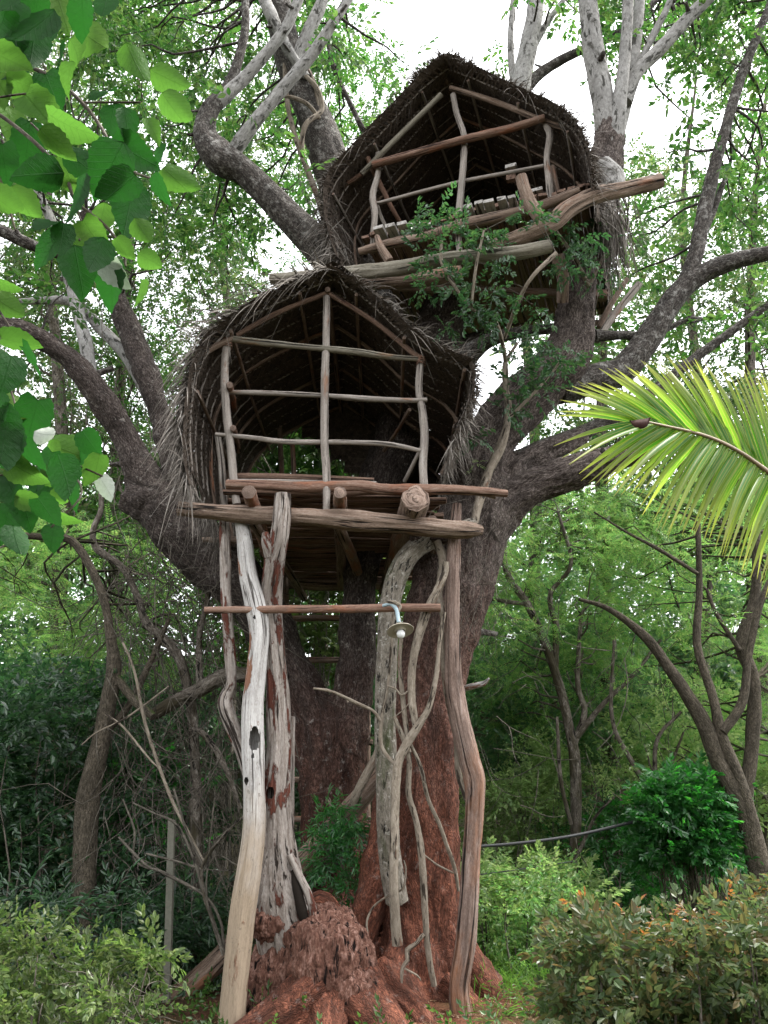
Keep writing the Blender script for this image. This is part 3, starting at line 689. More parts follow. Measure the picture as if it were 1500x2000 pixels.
mb.build('rotten_crack', plain('dark_rot', (.02, .016, .013), 1., .05), tree)['label'] = 'black rotted split beside the dead stem'

# burl of flaking bark plates
def burl(c, rx, ry, rz, seed, n=340, m=260, sc=24, amp=.013):
    u = np.linspace(0, 2 * np.pi, n, endpoint=False); v = np.linspace(.02, np.pi - .02, m)
    U, Vv = np.meshgrid(u, v); d = np.stack([np.cos(U) * np.sin(Vv), np.sin(U) * np.sin(Vv), np.cos(Vv)], -1).reshape(-1, 3)
    big = 1 + .24 * fbm(d * 1.8 + seed, 3, seed) + .05 * fbm(d * (7, 7, .8) + seed, 2, seed + 5) + .07 * fbm(d * (5, 5, 2.2) + seed, 2, seed + 2)
    p = d * (rx, ry, rz) * big[:, None]
    q = p * (sc * 1.3, sc * 1.3, sc * .36) + .35 * np.stack([fbm(p * 9, 2, k) for k in (1, 2, 3)], 1)
    f1, f2, cid = worley(q, seed); e = np.clip((f2 - f1) / .35, 0, 1) ** .6
    h = amp * (e * (.8 + .5 * cid) + .3 * fbm(p * 50, 2, 4)) * np.clip(1.2 - abs(d[:, 2]) * .4, 0, 1)
    V = np.array(c) + p + d * h[:, None]
    i = (np.arange(m - 1)[:, None] * n + np.arange(n)[None]); j = (np.arange(m - 1)[:, None] * n + (np.arange(n)[None] + 1) % n)
    F = np.stack([i, j, j + n, i + n], -1).reshape(-1, 4)[:, ::-1]
    return V, F, p * (1, 1, 1) + seed
for (px, py, Y, rx, ry, rz, sd) in ((638, 1882, 7.2, .37, .32, .42, 3), (555, 1915, 7.35, .33, .30, .38, 4), (948, 1950, 7.75, .17, .2, .22, 6), (530, 1800, 7.22, .17, .17, .15, 8), (690, 1945, 7.05, .20, .2, .20, 11)):
    V, F, G = burl(P(px, py, Y), rx, ry, rz, sd, *((340, 260) if rx > .3 else (200, 150)))
    MB().add(V, F, G).build('burl', M['burl'], tree)['label'] = 'swollen burl of flaking bark plates at the tree foot'
# surface roots
for A in ([(620, 1940, 7.1, 60), (560, 1985, 6.95, 50), (500, 2015, 6.8, 34), (430, 2050, 6.6, 20)],
          [(690, 1930, 7.2, 60), (720, 1980, 6.95, 52), (760, 2020, 6.75, 40), (800, 2060, 6.6, 26)],
          [(640, 1950, 7.05, 50), (640, 1995, 6.9, 44), (640, 2050, 6.6, 36)],
          [(740, 1900, 7.4, 34), (760, 1945, 7.2, 36), (810, 1990, 7.0, 34), (850, 2040, 6.8, 24)],
          [(870, 1930, 7.5, 40), (900, 1965, 7.4, 36), (950, 2000, 7.3, 26), (1000, 2030, 7.2, 12)],
          [(600, 1790, 7.5, 18), (625, 1770, 7.5, 26), (648, 1785, 7.5, 20), (670, 1815, 7.5, 20)]):
    mb = MB(); tube(mb, pts(A), 40, .03, .22, .10, 1.6, .2); mb.build('root', M['trunk'], tree)

# ------------------------------------------------------------------ treehouses
def profile_world(prof, P0, n): return np.array([on_plane(x, y, P0, n) for x, y in prof])
def resample(A, n):
    s = np.concatenate([[0], np.cumsum(np.linalg.norm(np.diff(A, axis=0), axis=1))]); t = np.linspace(0, s[-1], n)
    return np.stack([np.interp(t, s, A[:, k]) for k in range(3)], 1)
def thatch_panel(parent, A, back, v0, v1, depth, inward, seed, lower=None):
    """one woven palm-frond panel: a bent sheet, its midrib and slanting leaflets on the underside"""
    mb = MB(); m = len(A); r = np.random.default_rng(seed)
    K = 5; vs = np.linspace(v0, v1, K)
    sag = .02 * fbm(np.stack([np.arange(m) * .5, np.full(m, seed * 3.), np.zeros(m)], 1), 2, seed)
    V = []
    for k, v in enumerate(vs):
        lift = (.035 * (k / (K - 1)) - .01)          # panels overlap like shingles
        V.append(A + back * (v * depth) - inward * lift + inward * sag[:, None] + inward * (.012 * ((k % 2) * 2 - 1)) + back[None] * .01 * r.normal(0, 1, (m, 1)))
    V = np.array(V)
    f = []
    for k in range(K - 1):
        for i in range(m - 1): f.append([k * m + i, k * m + i + 1, (k + 1) * m + i + 1, (k + 1) * m + i])
    G = V * (3, 3, 3)
    mb.add(V.reshape(-1, 3), np.array(f), G.reshape(-1, 3))
    mid = A + back * ((v0 + v1) * .5 * depth) + inward * .02
    tube(mb, np.hstack([mid, np.full((m, 1), .010)])[::2], 5, .2, .1, m=1, capm=1)
    # slanting leaflets
    N = 3 * m; idx = np.linspace(0, m - 2, N); i0 = idx.astype(int); fr = (idx - i0)[:, None]
    b = mid[i0] * (1 - fr) + mid[i0 + 1] * fr; tan = unit(A[i0 + 1] - A[i0]); w = (v1 - v0) * depth * .62
    for side in (-1, 1):
        tip = b + back * (side * w) + tan * w * r.uniform(.45, .8, (N, 1)) + inward[i0] * r.uniform(-.012, .016, (N, 1))
        wd = tan * (r.uniform(.010, .019, (N, 1)))
        off = inward[i0] * r.uniform(.004, .016, (N, 1))
        Q = np.stack([b - wd + off, b + wd + off, tip + wd * .6 + off * .4, tip - wd * .6 + off * .8], 1)
        Gq = np.tile(np.array([[0, 0, 0], [1, 0, 0], [1, 1, 0], [0, 1, 0]]) * .3, (N, 1, 1)) + r.random((N, 1, 1)) * 40
        mb.add(Q.reshape(-1, 3), np.arange(4 * N).reshape(-1, 4), Gq.reshape(-1, 3))
    return mb.build('thatch_panel', [M['thatch'], M['pole']], parent, smooth=False)
def roof(parent, P0, n, back, profL, profR, depth, npan, seed):
    out = {}
    AP = profile_world([profL[0]], P0, n)[0]
    e1 = unit(np.cross(back, (0, 0, 1.))); mb = MB(); cs = []
    for j in range(31):
        q = AP + back * (depth * 1.04 * j / 30 - .06)
        for a_, b_ in ((-.26, -.16), (-.10, -.01), (0, .035), (.10, -.01), (.26, -.16)): cs.append(q + e1 * a_ + (0, 0, b_ + .02 + rng.normal(0, .008)))
    mb.add(cs, np.array([[5 * j + k, 5 * j + k + 1, 5 * j + k + 6, 5 * j + k + 5] for j in range(30) for k in range(4)]), np.array(cs) * 3); mb.build('ridge_cap', M['thatch'], parent)
    for side, prof in (('L', profL), ('R', profR)):
        A = resample(profile_world(prof, P0, n), 16)
        T = unit(np.gradient(A, axis=0)); nn = np.cross(T, back); c = np.array([A[:, 0].mean(), A[:, 1].mean(), A[:, 2].min()])
        ref = (out['L'][0] if side == 'R' else A)[0] * 0 + on_plane(*((profL[-1][0] + profR[-1][0]) / 2, (profL[-1][1] + profR[-1][1]) / 2), P0, n)
        sgn = np.sign(((ref - A) * nn).sum(1)); sgn[sgn == 0] = 1; nn = unit(nn) * sgn[:, None]
        for k in range(npan):
            thatch_panel(parent, A + nn * rng.normal(0, .006), back, (k - .35) / npan, (k + 1.35) / npan, depth, nn, seed + k + (50 if side == 'R' else 0))
        out[side] = (A, nn)
    return out
def fringe(parent, A, nn, back, n, L, w, out_amt, down, spread, grav, name='thatch_fringe', along=.15, mat='straw', jitter=.05, seed=0):
    mb = MB(); i = rng.uniform(0, len(A) - 1.001, n); i0 = i.astype(int); f = (i - i0)[:, None]
    S = A[i0] * (1 - f) + A[i0 + 1] * f + back * rng.uniform(-.06, along, (n, 1)) - nn[i0] * rng.uniform(-.01, jitter, (n, 1))
    T = unit(A[i0 + 1] - A[i0])
    D = -nn[i0] * out_amt - back * rng.uniform(.0, .7, (n, 1)) + T * rng.uniform(0, 1, (n, 1)) * down + rng.normal(0, spread, (n, 3))
    ribbons(mb, S, D, L * rng.uniform(.3, 1.25, n) ** 1.4, w * rng.uniform(.5, 1.3, n), grav * rng.uniform(.4, 1.3, n))
    return tag(mb.build(name, M[mat], parent), kind='stuff')
def pole(parent, name, A, mat, sides=16, step=.03, rough=.10, fine=.06, wob=.0, cap='cut', lobes=.05, mats=None, freq=1.4, world=False):
    mb = MB(); tube(mb, A if world else pts(A), sides, step, rough, fine, freq, lobes, capm=1, wob=wob)
    return mb.build(name, [M[mat], M[cap]], parent)

# ---- lower house
Yf = 7.0
zf = P(640, 975, Yf)[2]
lower = thing('tree_house', P(640, 1000, Yf) * (1, 1, 0) + (0, 1.2, zf), 'lower thatched treehouse with rail front, on tall crooked posts just above the hanging lamp', 'treehouse', 'thatched treehouses in the great tree')
back = np.array((0, 1., 0)); P0 = np.array((0, 6.82, 0)); nF = np.array((0, 1., 0))
pL = [(650, 528), (590, 550), (520, 585), (452, 622), (402, 662), (374, 720), (362, 800), (360, 880), (374, 950)]
pR = [(650, 528), (700, 556), (755, 603), (805, 650), (868, 688), (926, 712), (930, 752), (908, 806), (884, 856)]
R1 = roof(lower, P0, nF, back, pL, pR, 3.0, 13, 100)
# rafters, ridge, purlins
pole(lower, 'rafter', [(462, 655, 6.98, 5), (540, 612, 7.0, 5), (640, 572, 7.0, 5)], 'plank')
pole(lower, 'rafter', [(640, 572, 7.0, 5), (730, 628, 7.0, 5), (822, 702, 6.98, 6)], 'plank')
pole(lower, 'rafter', [(455, 660, 6.96, 6), (415, 680, 6.95, 6), (380, 705, 6.95, 5)], 'log')
for v in (.95, 1.9, 2.85):
    for sd, (A, nn) in R1.items():
        B = A + nn * .05 + back * v; pole(lower, 'rafter', np.hstack([B[::3], np.full((len(B[::3]), 1), .022)]), 'log', 8, .1, world=True)
for sd in 'LR':
    for k in (2, 6, 10):
        A, nn = R1[sd]; a = A[k] + nn[k] * .075 + back * .05; b = A[k] + nn[k] * .075 + back * 2.95
        pole(lower, 'purlin', [np.r_[a, .02], np.r_[(a + b) / 2 + (0, 0, -.03), .02], np.r_[b, .018]], 'log', 8, .1, world=True)
a = P(640, 565, 6.95); pole(lower, 'ridge_pole', [np.r_[a, .03], np.r_[a + back * 1.5, .03], np.r_[a + back * 3.0, .028]], 'log', 10, .1, world=True)
# back gable: upright panels over an arched opening
AL, nL = R1['L']; AR, nR = R1['R']; yb = 2.92
for side, (A, nn) in R1.items():
    xs0 = A[:, 0]; xa, xb = (xs0.min(), xs0[0]) if side == 'L' else (xs0[0], xs0.max())
    nst = 7
    for k in range(nst):
        x0 = xa + (xb - xa) * k / nst; x1 = xa + (xb - xa) * (k + 1) / nst + .03; xm = (x0 + x1) / 2
        o = np.argsort(A[:12, 0]); ztop = np.interp(xm, A[:12, 0][o], A[:12, 2][o])
        pxm = 750 + xm / (mpp(850, 9.75))
        yb_ = np.interp(pxm, [455, 475, 505, 525, 560, 600, 650, 690, 712], [960, 880, 835, 815, 832, 852, 890, 925, 990])
        zbot = P(pxm, yb_, 9.75)[2]
        if ztop - zbot < .1: continue
        c = np.array((xm, P0[1] + yb + .015 * (k % 2), (ztop + zbot) / 2)); mb = MB()
        mb2 = []
        nv = 8
        for j in range(nv + 1):
            z = zbot + (ztop - zbot) * j / nv; wv = .012 * ((j % 2) * 2 - 1)
            mb2 += [(x0, c[1] + wv, z + rng.normal(0, .012)), (xm, c[1] - .02 + wv, z), (x1, c[1] + wv, z + rng.normal(0, .012))]
        F = [[3 * j + q, 3 * j + q + 1, 3 * j + q + 4, 3 * j + q + 3] for j in range(nv) for q in (0, 1)]
        mb.add(mb2, np.array(F), np.array(mb2) * 3)
        nb = 30; S = np.stack([rng.uniform(x0, x1, nb), np.full(nb, c[1] - .03), np.full(nb, zbot + .08)], 1)
        ribbons(mb, S, np.array((0, 0, -1.)) + rng.normal(0, .3, (nb, 3)), .22, .012, .1)
        mb.build('gable_panel', M['thatch'], lower, smooth=False)
# posts and rails of the open front
pole(lower, 'corner_post', [(447, 650, 7.0, 9), (440, 700, 7, 8), (439, 760, 7, 8), (445, 830, 7, 8), (452, 890, 7, 8), (456, 935, 7, 8), (462, 985, 7.02, 8)], 'pole', 18)
pole(lower, 'corner_post', [(822, 700, 7.0, 7), (818, 760, 7, 7), (826, 810, 7, 8), (829, 860, 7, 8), (826, 910, 7, 8), (828, 950, 7, 8)], 'pole', 18)
pole(lower, 'middle_post', [(638, 580, 6.99, 7), (637, 660, 6.97, 7), (635, 730, 6.96, 8), (634, 800, 6.96, 8), (634, 870, 6.96, 8), (638, 930, 6.95, 8), (637, 1005, 6.86, 7)], 'pole', 18)
pole(lower, 'rail', [(450, 662, 6.97, 7), (520, 670, 6.96, 7), (600, 678, 6.95, 6), (700, 688, 6.95, 7), (760, 697, 6.96, 6), (826, 702, 6.98, 5)], 'log_grey', 14)
pole(lower, 'rail', [(430, 766, 7.04, 4), (500, 767, 6.98, 5), (620, 772, 6.98, 5), (700, 778, 6.98, 6), (790, 782, 6.98, 5), (834, 781, 6.98, 5)], 'pole', 12)
pole(lower, 'rail', [(421, 848, 7.0, 4), (500, 856, 6.98, 5), (560, 863, 6.98, 5), (680, 864, 6.98, 5), (760, 868, 6.98, 5), (821, 880, 6.99, 4)], 'pole', 12)
pole(lower, 'side_rail', [(448, 752, 6.9, 7), (452, 770, 7.2, 7), (458, 800, 8.2, 6)], 'log_red', 10)
pole(lower, 'side_rail', [(455, 836, 6.9, 6), (458, 845, 7.2, 6), (465, 880, 8.4, 6)], 'log_red', 10)
pole(lower, 'side_post', [(425, 850, 7.15, 6), (432, 900, 7.15, 7), (436, 960, 7.15, 7), (440, 1010, 7.15, 6)], 'pole', 12)
pole(lower, 'brace', [(800, 800, 7.6, 4), (770, 850, 8.2, 4), (750, 880, 8.6, 4)], 'log', 8)
pole(lower, 'brace', [(830, 860, 7.3, 4), (800, 920, 7.5, 4), (790, 940, 7.6, 4)], 'pole', 8)
for x, y0, y1, Y in ((545, 810, 940, 9.5), (570, 860, 940, 8.9)):
    pole(lower, 'back_post', [(x, y0, Y, 5), (x + 3, (y0 + y1) / 2, Y, 5), (x + 8, y1 + 60, Y, 5)], 'log', 8)
# floor: boards run left to right, seen from below, over three bearers
zt = P(640, 952, 7.0)[2]
ys = np.arange(6.98, 10.1, .118)
for k, y in enumerate(ys):
    mb = MB(); xl = P(452, 960, 7.0)[0] + rng.normal(0, .05) - .02; xr = P(850, 960, 7.0)[0] + rng.normal(0, .08) + .05
    nseg = 7; r = rng.uniform(.042, .058); tilt = rng.normal(0, .02)
    A = [np.r_[xl + (xr - xl) * q / nseg, y + rng.normal(0, .006), zt - .06 + rng.normal(0, .008) + tilt * (q / nseg - .5), r] for q in range(nseg + 1)]
    tube(mb, A, 8, .2, .15, .05, flat=.55); mb.build('floor_board', M['plank'], lower)
pole(lower, 'floor_board', [(448, 930, 7.12, 7), (560, 932, 7.12, 7), (730, 938, 7.12, 5)], 'plank')
pole(lower, 'floor_board', [(445, 939, 7.02, 4), (560, 940, 7.02, 4), (735, 943, 7.02, 3)], 'pole')
pole(lower, 'front_log', [(442, 946, 6.94, 9), (500, 948, 6.94, 10), (600, 952, 6.94, 11), (690, 949, 6.94, 11), (760, 956, 6.94, 11), (850, 956, 6.95, 10), (920, 958, 6.98, 9), (990, 964, 7.05, 7)], 'log_red', 24, .02, .14, .09, lobes=.12)
pole(lower, 'front_log', [(880, 960, 7.1, 5), (940, 964, 7.1, 5), (968, 972, 7.1, 3)], 'log', 10)
pole(lower, 'front_beam', [(350, 994, 6.90, 14), (420, 1000, 6.88, 15), (500, 1006, 6.87, 17), (600, 1010, 6.86, 16), (700, 1018, 6.86, 19), (790, 1025, 6.87, 18), (860, 1032, 6.9, 17), (915, 1035, 6.95, 15), (940, 1036, 7.0, 9)], 'log', 40, .018, .14, .12, lobes=.22, freq=2.2)
# joists pointing at the viewer, cut ends outward
for (x0, y0, r0, x1, y1, r1, Y1, mt) in ((486, 961, 14, 478, 985, 14, 9.8, 'log_red'), (812, 974, 27, 760, 1010, 24, 9.8, 'log'), (664, 962, 13, 640, 1010, 13, 9.8, 'log')):
    a = P(x0, y0, 6.62); b = np.array((P(x1, y1, 7.2)[0], Y1, a[2] - .04)); rr = r0 * mpp(y0, 6.62); mid = a * .5 + b * .5
    pole(lower, 'joist', [np.r_[a, rr], np.r_[a * .8 + b * .2, rr * 1.05], np.r_[mid, rr], np.r_[b, rr * .9]], mt, 28, .03, .14, .06, lobes=.14, world=True)
z2 = P(640, 1030, 6.9)[2]
for x, rr in ((-1.25, .05), (-.45, .055), (.45, .055)):
    pole(lower, 'bearer', [np.r_[x, 7.0, z2 + .10, rr], np.r_[x + .12, 8.4, z2 + .11, rr], np.r_[x + .2, 10.1, z2 + .12, rr]], 'log', 16, .08, world=True)
pole(lower, 'bearer', [(395, 1054, 8.6, 5), (560, 1056, 8.6, 10), (800, 1060, 8.6, 10)], 'log', 12)
pole(lower, 'bearer', [(420, 1120, 10.0, 9), (600, 1140, 10.0, 13), (770, 1140, 10.0, 12)], 'log', 12)
# supporting posts
mb = MB(); tube(mb, pts([(470, 1013, 6.98, 12), (478, 1060, 6.96, 15), (484, 1120, 6.95, 17), (498, 1180, 6.94, 20), (507, 1235, 6.93, 20), (502, 1300, 6.93, 19), (494, 1380, 6.93, 21), (494, 1460, 6.93, 22), (496, 1530, 6.93, 21), (497, 1610, 6.93, 22), (488, 1690, 6.92, 24), (474, 1780, 6.92, 25), (464, 1870, 6.92, 25), (456, 1950, 6.91, 26), (448, 2050, 6.9, 28)]), 72, .012, .05, .025, 1.2, .05, holes=[(P(500, 1444, 6.93), .043, .10), (P(484, 1525, 6.93), .02, .03), (P(497, 1478, 6.93), .012, .02), (P(500, 1210, 6.93), .01, .016)], capm=0)
mb.build('support_post', [M['bleached']], lower)['label'] = 'thick pale barkless post with dark knot holes'
pole(lower, 'support_post', [(437, 1010, 7.05, 9), (440, 1080, 7.05, 11), (441, 1160, 7.05, 10), (447, 1250, 7.05, 11), (452, 1330, 7.05, 11), (440, 1372, 7.05, 14), (455, 1420, 7.05, 14), (478, 1480, 7.05, 14), (500, 1560, 7.1, 13)], 'dead', 28, .02, .14, .08)['label'] = 'thin crooked flaking post behind the pale one'
pole(lower, 'support_post', [(893, 985, 7.1, 9), (888, 1040, 7.1, 12), (885, 1110, 7.08, 14), (883, 1180, 7.06, 14), (884, 1260, 7.05, 15), (888, 1340, 7.05, 17), (900, 1410, 7.05, 19), (916, 1480, 7.05, 19), (928, 1530, 7.05, 19), (926, 1600, 7.05, 18), (920, 1680, 7.05, 18), (916, 1760, 7.05, 19), (908, 1850, 7.05, 20), (897, 1930, 7.05, 20), (905, 2010, 7.05, 22)], 'post_right', 40, .015, .12, .07, lobes=.16, freq=1.8)['label'] = 'reddish furrowed post at the right of the trunk'
pole(lower, 'support_post', [(524, 1800, 7.7, 8), (522, 1880, 7.7, 8), (519, 1990, 7.7, 8)], 'concrete', 12)
pole(lower, 'cross_pole', [(400, 1192, 6.88, 7), (470, 1191, 6.88, 7), (560, 1190, 6.87, 8), (700, 1189, 6.87, 8), (780, 1187, 6.87, 8), (860, 1187, 6.88, 8)], 'log_red', 20, .02, .1, .06)['label'] = 'red-barked pole tied across the posts above the lamp'
# twine at the joints
def lash(parent, px, py, Y, r, vertical=True):
    c = P(px, py, Y); mb = MB(); k = 5; R_ = r * mpp(py, Y); A = []
    for i in range(k * 12):
        a = i / 12 * 2 * math.pi; h = (i / (k * 12) - .5) * R_ * 2.2 + .006 * math.sin(i * 1.7) + rng.normal(0, .003)
        A.append((c[0] + R_ * math.cos(a), c[1] + R_ * math.sin(a), c[2] + h, .006) if vertical else (c[0] + h, c[1] + R_ * math.sin(a), c[2] + R_ * math.cos(a), .006))
    tube(mb, A, 6, .05, .15); mb.build('lashing', M['log_red'], parent)
for q in ((444, 672, 6.99, 9), (822, 706, 6.99, 8)): lash(lower, *q)

# strands
AL, nL = R1['L']; AR, nR = R1['R']
fringe(lower, AL, nL, back, 360, .36, .016, .22, .9, .2, .8)
fringe(lower, AL[6:], nL[6:], back, 420, .34, .010, .22, .95, .18, .7)
fringe(lower, AR, nR, back, 550, .20, .010, .6, .8, .35, .4)
fringe(lower, AR[8:], nR[8:], back, 320, .26, .009, .5, .8, .3, .6, along=1.2)
fringe(lower, AL[:8], nL[:8], back, 110, .55, .015, .25, .55, .15, 1.1, jitter=.02, along=.0)
fringe(lower, AR[:9], nR[:9], back, 60, .34, .013, .3, .7, .3, .8, jitter=.02, along=.0)
fringe(lower, AL[8:], nL[8:], back, 700, .34, .008, .15, 1.0, .2, .8, along=1.8, jitter=.10)
fringe(lower, AL, nL, back, 1100, .06, .02, .6, .6, .4, .2, along=.5, mat='thatch')
fringe(lower, AR, nR, back, 1100, .06, .02, .6, .6, .4, .2, along=.5, mat='thatch')
for A, nn in ((AL, nL), (AR, nR)):       # ragged lower edges of the side walls
    n = 260; S = A[-1] + back * rng.uniform(0, 3, (n, 1)) + rng.normal(0, .02, (n, 3)); mb = MB()
    ribbons(mb, S, np.array((0, 0, -1.)) + rng.normal(0, .35, (n, 3)), .22 * rng.uniform(.3, 1.2, n), .012, .3)
    tag(mb.build('thatch_fringe', M['straw'], lower), kind='stuff')

# ---- upper house (turned a little to the left)
QL, QR = P(735, 465, 8.0), P(1075, 395, 7.3)
fx = unit((QR - QL) * (1, 1, 0)); bk = np.array((-fx[1], fx[0], 0)); zU = QL[2]
def W(px, py, off=0., r=None):
    p = on_plane(px, py, QL + bk * off, bk); return p if r is None else np.r_[p, r * .0060]
upper = thing('tree_house', (QL + QR) / 2 * (1, 1, 0) + bk * 1.2 + (0, 0, zU), 'upper thatched treehouse with slanting red-brown rail, high in the tree above the other', 'treehouse', 'thatched treehouses in the great tree')
PU = QL - bk * .22
uL = [(868, 118), (822, 152), (775, 205), (725, 258), (688, 296), (652, 330), (634, 368), (636, 430), (660, 505)]
uR = [(868, 118), (925, 138), (1000, 172), (1070, 206), (1120, 238), (1142, 280), (1152, 325), (1156, 372)]
R2 = roof(upper, PU, bk, bk, uL, uR, 2.7, 12, 300)
def upole(name, seq, mat, sides=14, off=0., **k):
    return pole(upper, name, [W(a[0], a[1], (a[3] if len(a) > 3 else off), a[2]) for a in seq], mat, sides, .03, world=True, **k)
upole('rafter', [(706, 340, 6), (780, 265, 6), (862, 185, 6)], 'log_grey', off=-.05)
upole('rafter', [(880, 172, 6), (970, 200, 6), (1066, 238, 6), (1105, 250, 6)], 'log', off=-.02)
upole('rafter', [(672, 362, 6), (700, 345, 6), (745, 310, 5)], 'log', off=.1)
for v in (.9, 1.8, 2.6):
    for sd, (A, nn) in R2.items():
        B = A + nn * .05 + bk * v; pole(upper, 'rafter', np.hstack([B[::3], np.full((len(B[::3]), 1), .02)]), 'log', 8, .1, world=True)
for sd in 'LR':
    for k in (2, 6, 10):
        A, nn = R2[sd]; a = A[k] + nn[k] * .075 + bk * .1; b = a + bk * 2.5
        pole(upper, 'purlin', [np.r_[a, .02], np.r_[(a + b) / 2 + (0, 0, -.03), .02], np.r_[b, .018]], 'pole', 8, .1, world=True)
a = W(868, 150, .0); pole(upper, 'ridge_pole', [np.r_[a, .03], np.r_[a + bk * 2.6, .03]], 'log', 10, .1, world=True)
# closed back gable
for side, (A, nn) in R2.items():
    U = (A - PU) @ fx; ua, ub = (U.min(), U[0]) if side == 'L' else (U[0], U.max()); nst = 7
    for k in range(nst):
        u0 = ua + (ub - ua) * k / nst; u1 = ua + (ub - ua) * (k + 1) / nst + .03; um = (u0 + u1) / 2
        o = np.argsort(U[:12]); zt_ = np.interp(um, U[:12][o], A[:12, 2][o]); zb_ = zU - .05
        vv = []; nv = 10; dd = 2.62 + .02 * (k % 2)
        for j in range(nv + 1):
            z = zb_ + (zt_ - zb_) * j / nv; wv = .012 * ((j % 2) * 2 - 1)
            for u, e in ((u0, 0), (um, -.02), (u1, 0)):
                q = PU + fx * u + bk * (dd + wv + e); vv.append((q[0], q[1], z + rng.normal(0, .01)))
        F = [[3 * j + q, 3 * j + q + 1, 3 * j + q + 4, 3 * j + q + 3] for j in range(nv) for q in (0, 1)]
        MB().add(vv, np.array(F), np.array(vv) * 3).build('gable_panel', M['thatch'], upper, smooth=False)
upole('corner_post', [(738, 300, 6), (738, 340, 6), (728, 380, 7), (732, 420, 7), (729, 460, 6), (726, 495, 5)], 'pole')
upole('corner_post', [(1066, 245, 6), (1074, 265, 7), (1068, 310, 6), (1073, 360, 7), (1077, 425, 6)], 'pole')
upole('corner_post', [(1080, 325, 5, .15), (1088, 370, 5, .15), (1096, 410, 5, .15)], 'log')
upole('middle_post', [(885, 185, 6), (893, 225, 6), (906, 265, 6), (905, 320, 7), (900, 375, 7), (895, 440, 7), (898, 500, 6)], 'pole')
upole('rail', [(728, 322, 8), (800, 302, 8), (900, 274, 8), (1000, 250, 8), (1064, 230, 7)], 'log_red', 18, off=-.08)
upole('rail', [(735, 398, 4), (820, 375, 4), (905, 354, 4), (1000, 336, 4), (1072, 322, 4)], 'pole', 10, off=.05)
upole('brace', [(718, 308, 6, 0), (735, 345, 6, .1), (765, 405, 5, .3), (785, 440, 4, .5)], 'log_red', 10)
upole('brace', [(800, 300, 4, 1.6), (760, 345, 4, 1.2), (735, 380, 4, .8)], 'pole', 8)
upole('brace', [(735, 395, 4, .1), (745, 425, 4, .2), (760, 455, 4, .3)], 'pole', 8)
# floor boards: run front to back; sawn ends show on the front edge
nb = 26; Wd = np.dot(W(1160, 395) - QL, fx) + .1
for k in range(nb):
    u = -.12 + (Wd + .12) * k / nb; c = QL + fx * u + bk * (1.25 + rng.normal(0, .02)) + (0, 0, .0 + rng.normal(0, .008)); mb = MB()
    box(mb, c, bk, fx, np.array((0, 0, 1.)), 1.32, (Wd / nb) * .44, .022, .004); mb.build('floor_board', M['plank'], upper)
for (x, y, w_) in ((745, 459, 11), (768, 455, 11), (790, 451, 11), (812, 452, 13), (838, 455, 11), (918, 418, 10), (938, 411, 9), (958, 408, 11), (984, 404, 10), (1003, 400, 9)):
    mb = MB(); c = W(x, y, -.10); box(mb, c + (0, 0, .015), bk, fx, np.array((0, 0, 1.)), .13, w_ * .0058 * .9, .024, .004); mb.build('sawn_board', M['plank_pale'], upper)
mb = MB(); c = W(998, 340, .2); box(mb, c, bk, fx, np.array((0, 0, 1.)), .03, .06, .10, .004); mb.build('sawn_board', M['plank'], upper)
mb = MB(); box(mb, W(999, 329, .16), bk, fx, np.array((0, 0, 1.)), .06, .066, .022, .003); mb.build('sawn_board', M['plank_pale'], upper)
mb = MB(); box(mb, W(1050, 378, .1), bk, fx, np.array((0, 0, 1.)), .08, .07, .02, .003); mb.build('sawn_board', M['plank_pale'], upper)
upole('edge_log', [(702, 492, 8), (760, 476, 10), (830, 462, 10), (900, 440, 11), (1000, 418, 11), (1070, 398, 10), (1132, 372, 9)], 'log', 22, off=-.12)
upole('edge_log', [(905, 440, 5, -.05), (1000, 418, 6, -.05), (1040, 405, 5, -.05)], 'log_grey', 10)
pole(upper, 'crooked_beam', [(955, 482, 7.0, 10), (1010, 465, 7.0, 15), (1075, 437, 7.0, 17), (1110, 408, 7.0, 17), (1160, 384, 7.05, 16), (1220, 370, 7.1, 15), (1290, 353, 7.15, 14)], 'log', 32, .02, .14, .1, lobes=.16, freq=1.8)['label'] = 'thick crooked log jutting out to the right'
pole(upper, 'main_beam', [(530, 545, 7.9, 10), (620, 540, 7.7, 14), (700, 532, 7.45, 15), (780, 524, 7.2, 15), (860, 508, 7.05, 14), (940, 500, 6.95, 14), (1010, 494, 6.9, 14), (1075, 481, 6.9, 13)], 'log_grey', 32, .02, .12, .06, lobes=.1)['label'] = 'long grey-green beam under the upper floor'
pole(upper, 'main_beam', [(690, 552, 7.8, 14), (800, 545, 7.6, 18), (900, 535, 7.4, 16)], 'log', 20)
pole(upper, 'stub_post', [(1018, 346, 7.05, 11), (1026, 375, 7.05, 12), (1040, 405, 7.05, 13), (1056, 430, 7.05, 12)], 'log', 22, .02, .12, .08)
pole(upper, 'stub_post', [(736, 462, 7.75, 5), (745, 485, 7.7, 8), (760, 510, 7.7, 9)], 'log', 12)
pole(upper, 'brace', [(1088, 500, 7.6, 14), (1100, 540, 7.7, 12), (1098, 590, 7.9, 12)], 'log', 14)
for (x0, y0, x1, y1, Y, r) in ((770, 560, 1185, 578, 8.6, 9), (800, 600, 1160, 612, 9.6, 8), (1150, 632, 1200, 628, 9.4, 6), (1155, 660, 1180, 662, 9, 5)):
    pole(upper, 'joist', [(x0, y0, Y, r), ((x0 + x1) / 2, (y0 + y1) / 2, Y, r), (x1, y1, Y, r)], 'log', 12)
mb = MB(); box(mb, P(1168, 577, 8.4), np.array((1., 0, 0)), np.array((0, 1., 0)), np.array((0, 0, 1.)), .10, .06, .05, .004); mb.build('sawn_board', M['plank'], upper)
